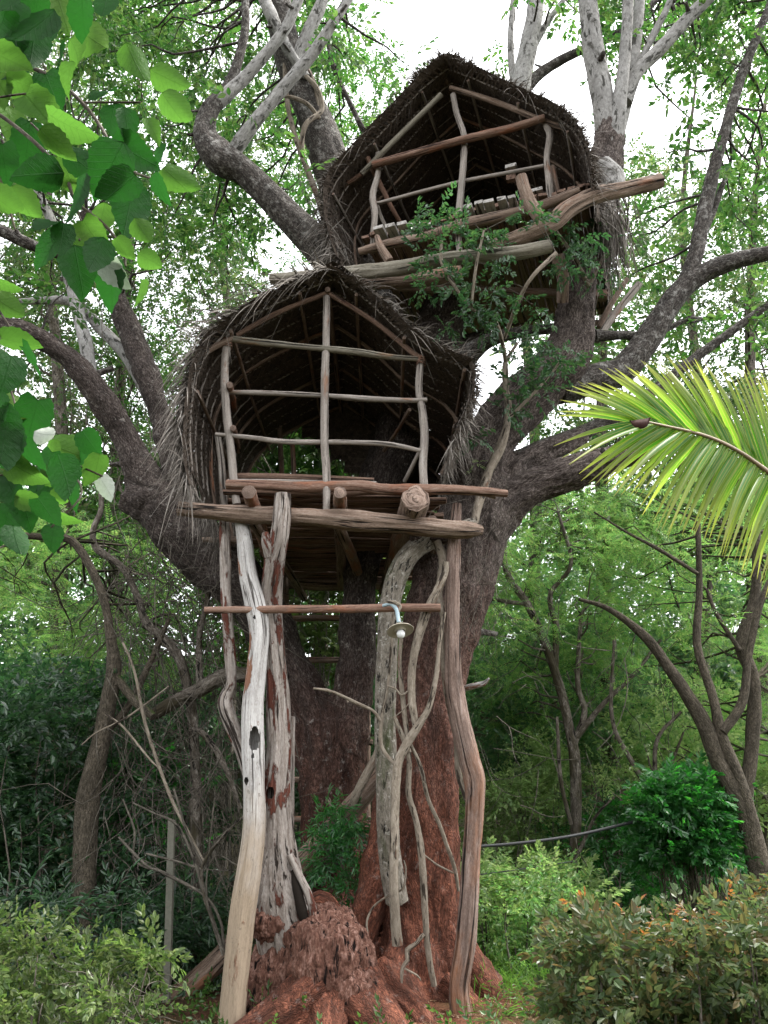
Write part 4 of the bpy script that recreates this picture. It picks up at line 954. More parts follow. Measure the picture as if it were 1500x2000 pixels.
pole(upper, 'brace', [(1165, 665, 8.6, 7), (1200, 615, 8.7, 7), (1248, 555, 8.8, 7)], 'pole', 12)
pole(upper, 'brace', [(1170, 640, 9, 6), (1190, 600, 9, 6), (1225, 545, 9, 5)], 'log', 10)
AL, nL = R2['L']; AR, nR = R2['R']
fringe(upper, AL, nL, bk, 1600, .07, .016, .9, .5, .5, .15, along=.3, mat='thatch')
fringe(upper, AR, nR, bk, 1600, .07, .016, .9, .5, .5, .15, along=.3, mat='thatch')
fringe(upper, AL[:3], nL[:3], bk, 500, .16, .014, .9, .0, .6, .0, along=.2, mat='thatch')
fringe(upper, AR[:3], nR[:3], bk, 400, .14, .014, .9, .0, .6, .0, along=.2, mat='thatch')
fringe(upper, AR, nR, bk, 260, .24, .010, .6, .8, .35, .5)
fringe(upper, AL[:8], nL[:8], bk, 140, .26, .010, .3, .7, .3, .7)
fringe(upper, AL[7:], nL[7:], bk, 700, .36, .010, .6, .9, .35, .5, along=.5)
fringe(upper, AL[10:], nL[10:], bk, 500, .34, .009, .2, 1, .4, .5, along=.6, jitter=.0)
fringe(upper, AR[8:], nR[8:], bk, 300, .3, .010, .6, .9, .35, .5, along=1.0)
fringe(upper, AL[:9], nL[:9], bk, 60, .34, .012, .2, .4, .2, 1.0, jitter=.0, along=.0)
fringe(upper, AR[:12], nR[:12], bk, 110, .32, .012, .3, .4, .3, .9, jitter=.0, along=.0)
mb = MB(); n = 420; S = np.array([P(1190, 430, 7.7)]) + rng.normal(0, 1, (n, 3)) * (.10, .10, .22)   # hank of dry strips beside the trunk
ribbons(mb, S, np.array((0, 0, -1.)) + rng.normal(0, .16, (n, 3)), .7 * rng.uniform(.3, 1.1, n), .013, .1)
tag(mb.build('thatch_fringe', M['straw'], upper), kind='stuff')

# ------------------------------------------------------------------ canopy: foliage clumps on fine twigs
LP = np.vstack([spline(np.array(A), .15) for A in LIMBS])
NEAR = ["344333210012334", "233222210001112", "122222110000012", "111122100000122", "111121000000222", "011000000000211", "000000000011111"]
BACK = ["334322110001123", "333212220000002", "333322220000003", "333333000000322", "444441000001443", "444453000001443", "444530000013334", "245410000013344",
        "235510000024444", "435512300022456", "656644443033567"]
def grid_clumps(rows, Y0, Y1, k, jitter=1.0, y0=0):
    out = []
    for r, row in enumerate(rows):
        for c, ch in enumerate(row):
            for extra in ((0, 0),) + (((-1, 0),) if c == 0 else ()) + (((1, 0),) if c == 14 else ()) + (((0, -1),) if r == 0 else ()):
                n = rng.poisson(int(ch) * k)
                for _ in range(n):
                    px = (c + extra[0] + rng.random()) * 100; py = y0 + (r + extra[1] + rng.random()) * 100
                    out.append((px, py, rng.uniform(Y0, Y1)))
    return np.array(out)
near = grid_clumps(NEAR, 8.2, 12.0, 1.75)
# keep the great tree's leaves clear of the house interiors
keep = ~(((near[:, 0] > 640) & (near[:, 0] < 1170) & (near[:, 1] > 150)) & (near[:, 1] < 640) & (near[:, 2] < 10.6))
near = near[keep]
mbl = MB(); mbt = MB(); C = np.array([P(*q) for q in near])
clump_sprays(mbl, C, rng.uniform(.22, .42, len(C)), 10, 'broad', .35, droop=-.3, zlo=-.8, roll=.6)
for c in C:
    d = np.linalg.norm(LP[:, :3] - c, axis=1); i = d.argmin()
    if d[i] > 3.2: continue
    twig(mbt, LP[i, :3], c, min(LP[i, 3] * .6, .022), .10, 5)
    for _ in range(2): twig(mbt, c, c + rdir(1)[0] * .35, .006, .1, 4)
tag(mbl.build('foliage', M['leaf_canopy'], tree, smooth=False), kind='stuff'); tag(mbt.build('twigs', M['limb'], tree), kind='stuff')

back_cl = grid_clumps(BACK, 12.5, 19.0, 2.3)
Cb = np.array([P(*q) for q in back_cl])
BT = [('tall tree behind the big leafy branch at the upper left corner', 90, 13.5), ('tall thin tree whose leaves fill the gap between the left limbs', 250, 15.0), ('tree behind the curled bare limb left of the upper house', 430, 16.0),
      ('sparse tree showing between the two houses and the sky', 640, 17.0), ('light tree crown behind the gap right of the lower house', 1010, 16.5), ('tall tree behind the pale trunk beside the upper house', 1190, 15.0),
      ('broad light-green tree behind the palm frond', 1340, 16.0), ('leafy tree at the right edge above the palm frond', 1480, 14.0)]
bx_ = np.array([b[1] for b in BT]); own = np.abs(back_cl[:, 0][:, None] - bx_[None]).argmin(1)
for k, (lab, px, Y) in enumerate(BT):
    b = P(px, 1650, Y); b[2] = gz(b[0], b[1]); t = thing('tree', b, lab, 'tree', 'trees standing behind the great tree')
    sel = Cb[own == k]; mb = MB(); clump_sprays(mb, sel, rng.uniform(.35, .75, len(sel)), 20, 'broad4', .32, droop=-.2, zlo=-.6, roll=.6)
    tag(mb.build('crown', M['leaf_back' if k not in (1, 3) else 'leaf_canopy'], t, smooth=False), kind='stuff')
    top = P(px + 20, 150 if k != 3 else 300, Y); mb = MB(); m1 = b * .6 + top * .4 + (.3 * (-1) ** k, 0, 0); m2 = b * .25 + top * .75 + (-.2, .3, 0)
    K = [np.r_[b - (0, 0, .3), .17], np.r_[m1, .13], np.r_[m2, .08], np.r_[top, .03]]; tube(mb, K, 10, .25, .1); mb.build('trunk', M['thin_tree'], t)
    LT = spline(np.array(K), .3); mb = MB()
    for c in sel[::3]:
        d = np.linalg.norm(LT[:, :3] - c - (0, 0, -.8), axis=1); i = d.argmin(); twig(mb, LT[i, :3], c, min(.03, LT[i, 3] * .5), .10, 4)
    if mb.n: tag(mb.build('branches', M['thin_tree'], t), kind='stuff')

# ------------------------------------------------------------------ forest masses
def region(n, x0, x1, y0, y1, Y0, Y1):
    px = rng.uniform(x0, x1, n); py = rng.uniform(y0, y1, n); Y = rng.uniform(Y0, Y1, n)
    c = np.array([P(a, b, d) for a, b, d in zip(px, py, Y)]); g = gz(c[:, 0], c[:, 1]); return c[c[:, 2] > g + .05]
mb = MB()
clump_sprays(mb, region(900, -260, 1760, 960, 1500, 19, 27), 1.0, 22, 'broad4', .55, roll=.7, zlo=-.4, droop=-.3)
tag(mb.build('woodland', M['leaf_far'], None, smooth=False, loc=(0, 0, 0)), 'dense dark woodland closing the view behind everything', 'woodland', kind='stuff')
# feathery bright small trees, right
def feather_tree(lab, trunk, brs, regs, mat='leaf_feather', kind='fern', size=.30, per=16, bark='thin_tree', r=.42, group=None):
    t = thing('tree', P(*trunk[0][:3]) * (1, 1, 0) + (0, 0, float(gz(*P(*trunk[0][:3])[:2]))), lab, 'tree', group)
    mb = MB(); W = pts(trunk); tube(mb, W, 16, .06, .14, .06); mb.build('trunk', M[bark], t); LL = [W]
    for A in brs:
        W = pts(A); LL.append(W); mb = MB(); tube(mb, W, 10, .06, .14); mb.build('branch', M[bark], t)
    L = np.vstack([spline(np.array(A), .15) for A in LL])
    if regs:
        ml, mt = MB(), MB()
        for (n, *q) in regs:
            C = region(n, *q); clump_sprays(ml, C, rng.uniform(r * .6, r * 1.2, len(C)), per, kind, size, zlo=-.5, droop=-.25, flat=.5, roll=.35)
            for c in C[::2]:
                d = np.linalg.norm(L[:, :3] - c - (0, 0, -.4), axis=1); i = d.argmin()
                if d[i] < 3.5: twig(mt, L[i, :3], c, min(.018, L[i, 3] * .5), .08, 4)
        tag(ml.build('crown', M[mat], t, smooth=False), kind='stuff')
        if mt.n: tag(mt.build('twigs', M[bark], t), kind='stuff')
    return t
feather_tree('slender crooked tree with forked top in the right middle', [(1140, 1800, 11.5, 13), (1132, 1755, 11.5, 12), (1112, 1690, 11.5, 11), (1124, 1640, 11.5, 11), (1124, 1510, 11.5, 11), (1116, 1440, 11.5, 10), (1092, 1338, 11.5, 9), (1062, 1250, 11.5, 8), (1030, 1180, 11.5, 7), (988, 1112, 11.5, 6), (988, 1020, 11.5, 4)],
    [[(1122, 1450, 11.5, 7), (1142, 1390, 11.5, 6), (1128, 1330, 11.5, 5), (1135, 1200, 11.5, 4)], [(1122, 1446, 11.5, 6), (1178, 1375, 11.4, 5), (1235, 1320, 11.3, 4), (1290, 1250, 11.2, 3)],
     [(1085, 1310, 11.5, 6), (1085, 1220, 11.5, 6), (1075, 1160, 11.5, 5), (1115, 1100, 11.5, 4), (1090, 1000, 11.5, 3)], [(1030, 1180, 11.5, 4), (990, 1175, 11.5, 4), (928, 1163, 11.5, 3)], [(1115, 1610, 11.4, 4), (1095, 1520, 11.3, 4), (1088, 1400, 11.3, 3)], [(1120, 1690, 11.4, 4), (1160, 1600, 11.3, 3), (1200, 1555, 11.2, 2)]],
    [(120, 910, 1230, 950, 1290, 11, 15.5), (26, 960, 1180, 1290, 1420, 12, 14)], per=24)
feather_tree('mossy leaning multi-stemmed tree at the right edge', [(1500, 1800, 9.5, 24.0), (1485, 1700, 9.5, 22.4), (1455, 1590, 9.5, 19.2), (1405, 1490, 9.5, 16.8), (1368, 1400, 9.5, 14.4), (1310, 1310, 9.5, 11.2), (1262, 1245, 9.5, 9.6), (1190, 1190, 9.5, 5.6), (1130, 1170, 9.5, 3.2)],
    [[(1490, 1700, 9.45, 17.6), (1450, 1540, 9.45, 12.8), (1410, 1440, 9.45, 11.2), (1392, 1360, 9.45, 8.8), (1362, 1260, 9.45, 8.0), (1366, 1150, 9.45, 6.4), (1363, 1020, 9.4, 4.8)], [(1412, 1430, 9.4, 8.8), (1450, 1370, 9.4, 8.8), (1462, 1280, 9.4, 7.2), (1485, 1180, 9.4, 6.4), (1520, 1100, 9.4, 4.8)],
     [(1470, 1640, 9.7, 14.4), (1458, 1560, 9.7, 12.8), (1470, 1440, 9.7, 13.6), (1472, 1330, 9.7, 12.0), (1450, 1260, 9.7, 13.6), (1475, 1160, 9.7, 9.6), (1478, 1040, 9.7, 7.2)], [(1362, 1120, 9.4, 4.0), (1290, 1075, 9.3, 4.0), (1225, 1040, 9.2, 2.4), (1160, 1000, 9.2, 1.6)], [(1445, 1270, 9.6, 4.8), (1400, 1200, 9.6, 4.0), (1380, 1150, 9.6, 3.2)]],
    [(150, 1130, 1660, 950, 1330, 9.8, 14.5), (40, 1200, 1620, 1330, 1500, 11, 14)], bark='mossy', per=24)
feather_tree('small bare-stemmed sapling behind the glossy round bush', [(1300, 1720, 11.0, 7), (1285, 1580, 11, 6), (1235, 1490, 11, 5), (1195, 1400, 11, 4), (1200, 1250, 11, 3)],
    [[(1283, 1570, 11, 5), (1282, 1450, 11, 4), (1330, 1390, 11, 3)], [(1290, 1590, 11, 4), (1310, 1500, 11, 3), (1335, 1430, 11, 2)]], [(16, 1180, 1420, 1330, 1560, 11, 12.5)], mat='leaf_lime', kind='small4', per=14, size=.3)
# left mid trees
feather_tree('tree with a dark trunk and a kinked grey limb reaching the left edge', [(165, 1880, 8.5, 24), (165, 1700, 8.5, 23), (172, 1560, 8.5, 22), (200, 1430, 8.5, 17), (222, 1310, 8.5, 14), (215, 1240, 8.5, 9), (205, 1180, 8.5, 8), (180, 1115, 8.5, 8), (140, 1056, 8.5, 8), (80, 1048, 8.4, 7), (15, 1046, 8.3, 6), (-60, 1055, 8.3, 4)],
    [[(225, 1320, 8.5, 8), (265, 1370, 8.4, 9), (300, 1400, 8.3, 8)], [(205, 1430, 8.6, 8), (250, 1380, 8.6, 7), (290, 1300, 8.6, 6), (330, 1210, 8.6, 4)]],
    [(150, -180, 360, 980, 1330, 10, 14)], per=24, bark='mossy')
feather_tree('pale crooked tree with a thick horizontal limb, left of the white post', [(385, 1560, 9.0, 9), (378, 1440, 9.0, 10), (372, 1370, 9.0, 10), (352, 1290, 9.0, 10), (318, 1245, 9.0, 9), (285, 1215, 9.0, 8), (268, 1165, 9.0, 7), (240, 1110, 9.0, 7), (188, 1070, 9.0, 7), (182, 1035, 9.0, 6), (198, 990, 9.0, 5), (190, 900, 9.0, 4)],
    [[(300, 1396, 8.8, 12), (345, 1368, 8.8, 14), (385, 1350, 8.75, 14), (430, 1324, 8.7, 15), (480, 1318, 8.7, 14), (560, 1318, 8.8, 12)], [(372, 1425, 8.9, 5), (395, 1432, 8.8, 6), (425, 1470, 8.7, 6), (448, 1520, 8.6, 5), (470, 1580, 8.6, 4)], [(390, 1350, 8.9, 8), (390, 1240, 9, 6), (405, 1150, 9, 5), (360, 1090, 9.1, 4)], [(380, 1560, 8.9, 12), (385, 1700, 8.9, 12), (380, 1900, 8.9, 13)]],
    [(50, 240, 460, 1000, 1400, 10, 13)], mat='leaf_canopy', kind='small4', per=12, size=.28)
def bush(name, lab, cat, base_px, regs, mat, kind, size, per, r, stems=5, bark='vine', group=None, mats=None, roll=.5):
    b = P(*base_px); b[2] = float(gz(b[0], b[1])); t = thing(name, b, lab, cat, group); ml, mt = MB(), MB(); allC = []
    for (n, *q) in regs:
        C = region(n, *q); allC.append(C); clump_sprays(ml, C, rng.uniform(r * .6, r * 1.2, len(C)), per, kind, size, zlo=-.45, droop=.1, flat=.8, roll=roll)
    C = np.vstack(allC)
    for c in C[rng.permutation(len(C))[:max(stems, len(C) // 3)]]:
        f = np.array((b[0] * .3 + c[0] * .7, b[1] * .3 + c[1] * .7, 0)); f[2] = float(gz(f[0], f[1])) - .05; twig(mt, f, c, .012, .06, 5)
    tag(ml.build('foliage', M[mat], t, smooth=False), kind='stuff'); tag(mt.build('stems', M[bark], t), kind='stuff'); return t, C
bush('bush', 'round dense glossy dark-green bush in front of the mossy tree', 'bush', (1345, 1750, 9.9), [(80, 1272, 1420, 1560, 1700, 9.5, 10.4), (34, 1295, 1395, 1535, 1580, 9.5, 10.3)], 'leaf_gloss', 'broad', .24, 15, .24, 8, 'mossy')
bush('bush', 'bluish shrubbery standing dark behind the right post', 'bush', (1000, 1650, 14), [(80, 900, 1240, 1230, 1520, 13, 16.5)], 'leaf_far', 'broad4', .34, 22, .62, 8)
bush('bush', 'sunlit pale-green shrub just right of the furrowed post', 'bush', (1010, 1700, 11), [(70, 905, 1130, 1530, 1740, 11.9, 13.4), (20, 1000, 1120, 1460, 1580, 12, 13.4)], 'leaf_lime', 'small4', .30, 18, .34, 8)
bush('bush', 'mid-green shrubs between the slender tree and the round bush', 'bush', (1200, 1750, 11), [(60, 1090, 1290, 1580, 1780, 11.8, 13.4)], 'leaf_gloss', 'small4', .34, 18, .34, 8)
bush('bush', 'yellow-green thicket behind the stems of the mossy tree', 'bush', (1400, 1700, 13), [(50, 1180, 1640, 1380, 1640, 12, 14.5)], 'leaf_lime', 'broad4', .32, 18, .5, 8)
bush('bush', 'low bright undergrowth at the right foot of the great tree', 'bush', (1010, 1900, 8.8), [(80, 925, 1120, 1710, 1970, 8.3, 11.2)], 'leaf_feather', 'small4', .24, 16, .24, 8)
bush('bush', 'dull pale weeds mixed into the undergrowth beside the right post', 'bush', (980, 1850, 9.8), [(40, 915, 1150, 1690, 1900, 9.0, 11.2)], 'leaf_lime', 'broad', .22, 12, .26, 8)
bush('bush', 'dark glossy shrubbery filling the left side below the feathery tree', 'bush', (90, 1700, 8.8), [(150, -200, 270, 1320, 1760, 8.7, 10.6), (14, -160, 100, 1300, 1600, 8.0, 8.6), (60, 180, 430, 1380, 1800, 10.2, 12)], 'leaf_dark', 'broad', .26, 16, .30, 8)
bush('bush', 'green bush lit through the gap beside the concrete post', 'bush', (240, 1700, 10), [(30, 200, 330, 1480, 1760, 10.0, 11.5)], 'leaf_gloss', 'broad4', .34, 16, .34, 6)
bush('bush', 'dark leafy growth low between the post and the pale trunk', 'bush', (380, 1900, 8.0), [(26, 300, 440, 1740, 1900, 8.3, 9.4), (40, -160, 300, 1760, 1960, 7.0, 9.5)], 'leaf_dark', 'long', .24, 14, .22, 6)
bush('bush', 'yellow-green ragged bush in the lower left corner', 'bush', (110, 2000, 5.4), [(34, -140, 110, 1870, 2080, 4.9, 6.2), (26, 60, 290, 1915, 2080, 5.0, 6.4), (5, 20, 80, 1825, 1880, 5.2, 5.5), (4, 150, 190, 1870, 1900, 5.3, 5.6), (4, 255, 300, 1860, 1900, 5.4, 5.7)], 'leaf_olive', 'broad', .15, 10, .15, 34, 'thin_tree', roll=.9)
bush('bush', 'leafy growth seen through the open back under the two houses', 'bush', (560, 1500, 13), [(150, 420, 780, 770, 1320, 12, 15)], 'leaf_olive', 'broad4', .32, 20, .5, 6)
bush('bush', 'dark leafy mass seen through the open back of the lower house', 'bush', (600, 1500, 13.5), [(90, 420, 780, 790, 1010, 11.5, 13.5)], 'leaf_canopy', 'broad4', .32, 24, .5, 6)
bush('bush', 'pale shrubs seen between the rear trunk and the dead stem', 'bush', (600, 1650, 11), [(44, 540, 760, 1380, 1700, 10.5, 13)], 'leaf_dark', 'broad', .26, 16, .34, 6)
t, C = bush('hedge', 'olive and rust coloured hedge in the lower right corner', 'hedge', (1300, 2000, 5.2), [(230, 1120, 1720, 1815, 2150, 4.4, 5.7), (28, 1095, 1200, 1830, 2100, 4.7, 5.5), (14, 1430, 1640, 1750, 1830, 4.7, 5.5)], 'leaf_hedge', 'broad', .165, 9, .12, 90, 'thin_tree', roll=.9)
ml = MB(); C = region(36, 1110, 1700, 1772, 1870, 4.8, 5.5); sprays(ml, np.repeat(C, 2, 0) + rng.normal(0, .03, (len(C) * 2, 3)), rdir(len(C) * 2, .2), .12, 'broad'); tag(ml.build('young_leaves', M['leaf_rust'], t, smooth=False), kind='stuff')
mb = MB(); tube(mb, pts([(1180, 2060, 5.0, 16), (1172, 2000, 5.0, 15), (1158, 1930, 5.05, 13), (1150, 1880, 5.1, 9)]), 16, .03, .1); mb.build('stem', M['thin_tree'], t)

# ivy-like shoots on and around the great tree
def creeper(lab, stems, cl, mat='leaf_shoot', size=.19, per=4, kind='broad', name='climbing_plant'):
    t = thing(name, P(*stems[0][0][:3]), lab, 'climbing plant'); mt, ml = MB(), MB(); L = []
    for A in stems:
        W = pts(A); L.append(W); mb = MB(); tube(mb, W, 8, .03, .1); mb.build('stem', M['liana'], t)
    L = np.vstack([spline(np.array(A), .06) for A in L])
    for (px, py, Y, r) in cl:
        c = P(px, py, Y); rr = r * mpp(py, Y); k = max(2, int(per * r / 26)); n = k * 3
        cc = c + rng.normal(0, .4, (k, 3)) * rr
        clump_sprays(ml, cc, rr * .6, 3, kind, size, zlo=-.9, droop=-.1, flat=1, roll=.7)
        for q in cc[::2]:
            d = np.linalg.norm(L[:, :3] - q, axis=1); i = d.argmin(); twig(mt, L[i, :3], q, .005, .08, 4)
    tag(ml.build('foliage', M[mat], t, smooth=False), kind='stuff'); tag(mt.build('twigs', M['vine'], t), kind='stuff'); return t
creeper('leafy shoots hanging in front of the upper house floor', [[(990, 760, 7.9, 5), (985, 690, 7.5, 4), (965, 625, 7.1, 4), (918, 600, 6.9, 3), (866, 520, 6.8, 4), (862, 470, 6.8, 3)], [(985, 660, 7.4, 4), (1012, 590, 7.0, 4), (1040, 540, 6.8, 4), (1086, 495, 6.8, 5)], [(920, 600, 6.9, 3), (930, 520, 6.75, 3), (945, 450, 6.7, 2)]],
    [(850, 435, 6.7, 34), (905, 440, 6.7, 26), (820, 430, 6.7, 20), (955, 470, 6.75, 30), (840, 490, 6.8, 24), (900, 490, 6.75, 26), (985, 470, 6.8, 22), (880, 560, 6.8, 24), (920, 555, 6.8, 26), (965, 560, 6.9, 22), (900, 620, 6.9, 28), (950, 610, 6.9, 28), (1010, 605, 6.9, 22), (1050, 605, 6.9, 16), (940, 650, 7, 22), (850, 530, 6.8, 20), (1050, 430, 6.8, 20), (1025, 425, 6.8, 14), (870, 640, 6.9, 14), (975, 520, 6.8, 18), (830, 560, 6.8, 16)])
creeper('leafy shoots on the trunk beside the right end of the upper beam', [[(1150, 560, 7.8, 5), (1120, 500, 7.5, 4), (1085, 450, 7.3, 3)], [(1150, 560, 7.8, 4), (1180, 500, 7.7, 3)]],
    [(1105, 470, 7.2, 28), (1140, 480, 7.3, 28), (1170, 500, 7.5, 24), (1120, 520, 7.3, 26), (1160, 540, 7.5, 22), (1185, 460, 7.6, 22), (1085, 440, 7.1, 18), (1195, 520, 7.7, 18), (1100, 505, 7.2, 20)])
creeper('trailing creeper over the right limb below the gap of sky', [[(960, 900, 7.8, 5), (990, 820, 7.7, 5), (985, 720, 7.6, 4), (1010, 670, 7.6, 3)], [(990, 820, 7.7, 4), (1050, 760, 7.6, 3), (1100, 700, 7.6, 3)]],
    [(1000, 700, 7.6, 22), (1040, 700, 7.6, 26), (1075, 720, 7.6, 26), (1030, 745, 7.6, 26), (1060, 770, 7.6, 24), (995, 755, 7.6, 20), (1020, 790, 7.6, 22), (1100, 700, 7.6, 20), (945, 860, 7.6, 14), (915, 870, 7.6, 12), (1030, 655, 7.6, 22), (1130, 690, 7.6, 16), (985, 800, 7.6, 14), (1060, 660, 7.8, 18)])
creeper('dark-leaved creeper hanging over the leaning log', [[(640, 1560, 8.2, 5), (660, 1620, 8.1, 4), (670, 1700, 8.1, 4)]],
    [(640, 1590, 8.0, 24), (680, 1600, 8.0, 26), (620, 1610, 8.0, 20), (670, 1640, 8.0, 28), (640, 1650, 8.0, 24), (690, 1670, 8.0, 22), (650, 1700, 8.0, 24), (690, 1720, 8.0, 18), (630, 1690, 8.0, 18), (665, 1745, 8.0, 16), (700, 1620, 8.0, 18)], 'leaf_gloss', .18, 9, 'long')
creeper('yellow-green twiggy growth on the right limb beside the sky gap', [[(960, 900, 7.9, 4), (935, 960, 7.7, 4), (930, 1000, 7.6, 4)]], [(930, 900, 7.7, 8)], 'leaf_lime', .12, 6, 'small4')

# ------------------------------------------------------------------ lianas, leaning log, posts, cables, ladder
def liana(lab, runs, mat='liana', cat='liana', name='liana', sides=14, twigs=0):
    p0 = P(*runs[0][0][:3]); t = thing(name, p0, lab, cat)
    for i, A in enumerate(runs):
        mb = MB(); tube(mb, pts(A), sides, .025, .12, .05, lobes=.04, wob=.004); mb.build('stem' if i == 0 else 'side_stem', M[mat], t)
    return t
liana('thick forked liana with pale spots hanging to the roots in front of the trunk', [[(833, 1195, 6.98, 10), (818, 1240, 6.98, 9), (806, 1300, 6.98, 8), (804, 1360, 6.98, 8), (809, 1400, 6.98, 7), (812, 1420, 6.98, 6)],
    [(868, 1196, 6.93, 4), (858, 1260, 6.93, 4), (852, 1320, 6.93, 5), (838, 1380, 6.93, 6), (815, 1420, 6.93, 8), (790, 1460, 6.93, 9), (776, 1500, 6.93, 9), (771, 1580, 6.93, 9), (769, 1680, 6.93, 9), (770, 1760, 6.95, 10), (776, 1845, 7.0, 11)],
    [(870, 1098, 6.95, 8), (868, 1120, 6.95, 7), (850, 1160, 6.95, 8), (833, 1195, 6.97, 9)]])
liana('smooth grey liana looping beside the furrowed post', [[(852, 1058, 7.15, 8), (866, 1090, 7.15, 10), (862, 1130, 7.15, 9), (856, 1160, 7.15, 7), (862, 1190, 7.12, 7), (868, 1230, 7.12, 6), (866, 1300, 7.12, 6), (875, 1370, 7.14, 6), (890, 1440, 7.15, 6), (895, 1510, 7.15, 6), (912, 1560, 7.1, 6), (925, 1590, 7.1, 5)]])
liana('thin wavy liana running the whole height of the red trunk', [[(783, 1248, 7.05, 4), (780, 1300, 7.05, 4), (786, 1360, 7.05, 5), (794, 1430, 7.05, 5), (800, 1490, 7.05, 5), (799, 1550, 7.05, 6), (812, 1600, 7.05, 6), (822, 1660, 7.05, 7), (828, 1740, 7.1, 7), (836, 1850, 7.15, 6), (848, 1925, 7.2, 6)], [(770, 1400, 7.03, 4), (785, 1435, 7.03, 5), (800, 1470, 7.03, 5)]])
liana('thin liana slanting down the right of the red trunk to the roots', [[(802, 1452, 7.05, 3), (822, 1500, 7.05, 4), (836, 1560, 7.1, 4), (858, 1610, 7.15, 4), (872, 1650, 7.2, 4), (888, 1695, 7.3, 4), (896, 1740, 7.35, 3)], [(828, 1670, 7.15, 2), (855, 1690, 7.2, 2), (885, 1705, 7.3, 2)]])
liana('slender vine following the pale stem below the lamp', [[(768, 1195, 7.05, 2), (765, 1260, 7.05, 3), (757, 1340, 7.05, 3), (746, 1400, 7.05, 4), (744, 1450, 7.05, 4), (755, 1475, 7.0, 4), (772, 1492, 6.95, 5)]])
liana('bare pale twig reaching left across the dark trunk', [[(744, 1408, 7.05, 4), (728, 1388, 7.0, 3), (700, 1375, 6.95, 4), (665, 1358, 6.9, 3), (640, 1349, 6.88, 3), (612, 1345, 6.85, 2)], [(678, 1365, 6.92, 2), (680, 1372, 6.92, 2)]], 'liana', 'twig', 'twig', 8)
liana('short forked twig in front of the pale stem', [[(757, 1340, 7.02, 2), (772, 1345, 7.0, 2), (784, 1358, 6.98, 2), (796, 1350, 6.96, 2)], [(772, 1400, 7.0, 1), (790, 1385, 6.98, 1), (800, 1372, 6.97, 1)]], 'liana', 'twig', 'twig', 6)
liana('twisted root-like vine lying at the foot of the trunk', [[(828, 1825, 7.1, 4), (810, 1845, 7.1, 4), (795, 1855, 7.1, 5), (796, 1875, 7.1, 4), (786, 1890, 7.1, 4), (784, 1925, 7.1, 2)], [(788, 1890, 7.1, 2), (815, 1905, 7.1, 2), (822, 1915, 7.1, 1)]])
liana('thin curled vine climbing the left buttress', [[(718, 1830, 7.2, 2), (716, 1800, 7.2, 2), (730, 1770, 7.2, 2), (760, 1748, 7.1, 2), (786, 1735, 7.0, 2), (792, 1700, 7.0, 2), (788, 1680, 7.0, 2)]], 'liana', 'liana', 'liana', 8)
liana('grey-green liana leaning on the log behind the trunk', [[(745, 1420, 8.0, 6), (738, 1470, 8.0, 8), (718, 1510, 8.0, 9), (700, 1545, 8.0, 9), (690, 1570, 8.05, 9)]])
liana('pale straight vine slanting through the left thicket', [[(240, 1255, 7.9, 2.6), (262, 1310, 7.9, 2.6), (280, 1400, 7.9, 3.2), (305, 1480, 7.9, 3.2), (335, 1560, 7.9, 3.2), (365, 1620, 7.85, 3.2), (398, 1685, 7.8, 3.2)], [(205, 1395, 7.9, 2.0), (240, 1420, 7.9, 2.0), (290, 1480, 7.9, 2.0), (310, 1500, 7.9, 1.3)], [(160, 1455, 7.9, 1.3), (190, 1430, 7.9, 1.3), (250, 1400, 7.9, 2.0), (330, 1340, 8, 1.3)]], 'liana')
liana('moss-grey vine climbing the right limb beside the beam end', [[(925, 1030, 7.5, 7), (935, 985, 7.6, 9), (948, 940, 7.65, 9), (965, 900, 7.7, 9), (985, 860, 7.7, 7), (995, 800, 7.7, 5), (988, 740, 7.7, 3)]], 'liana')
for (lab, A) in (('ropy vine wound round the tall limb left of the upper house', [(590, 140, 8.9, 4), (620, 175, 8.85, 5), (628, 215, 8.9, 5), (600, 240, 8.8, 5), (590, 270, 8.85, 5), (592, 305, 8.9, 5)]),
                 ('vine running straight up the right side of that wound limb', [(592, 120, 8.9, 4), (612, 160, 8.95, 4), (625, 220, 9.0, 4), (642, 270, 9.05, 4), (655, 300, 9.1, 4)]),
                 ('short vine crossing the tall limb at the height of the upper rail', [(553, 188, 8.85, 3), (575, 192, 8.8, 4), (602, 205, 8.8, 4), (624, 232, 8.9, 4)]),
                 ('vine edging the left of the tall limb down to the upper wall', [(556, 120, 9.0, 4), (560, 190, 9.0, 5), (575, 260, 9.05, 5), (600, 330, 9.1, 6), (625, 400, 9.2, 6), (640, 460, 9.3, 6)])):
    liana(lab, [A])
mb = MB(); tube(mb, pts([(748, 1510, 8.5, 20), (690, 1575, 8.4, 21), (640, 1630, 8.35, 20), (575, 1700, 8.3, 20), (500, 1790, 8.25, 20), (440, 1862, 8.2, 20), (380, 1920, 8.15, 20), (320, 1968, 8.1, 20), (270, 2010, 8.0, 20)]), 32, .03, .12, .08, 1.8, .15)
tag(mb.build('leaning_log', M['log'], None, loc=P(320, 1968, 8.1)), 'long dark furrowed log leaning from the lower left up against the trunk', 'log')
mb = MB(); tube(mb, pts([(690, 1640, 8.6, 8), (620, 1700, 8.55, 10), (580, 1760, 8.5, 9), (540, 1830, 8.45, 8)]), 14, .04, .1)
tag(mb.build('leaning_log', M['mossy'], None, loc=P(540, 1830, 8.45)), 'thin mossy pole leaning behind the long dark log', 'log')
a, b = P(335, 1625, 7.9), P(325, 1975, 7.9); mb = MB(); box(mb, (a + b) / 2, np.array((1., 0, 0)), np.array((0, 1., 0)), unit(a - b), .030, .030, np.linalg.norm(a - b) / 2 + .1, .004)
tag(mb.build('fence_post', M['concrete'], None, loc=b), 'square grey concrete post standing in the undergrowth at the left', 'post')
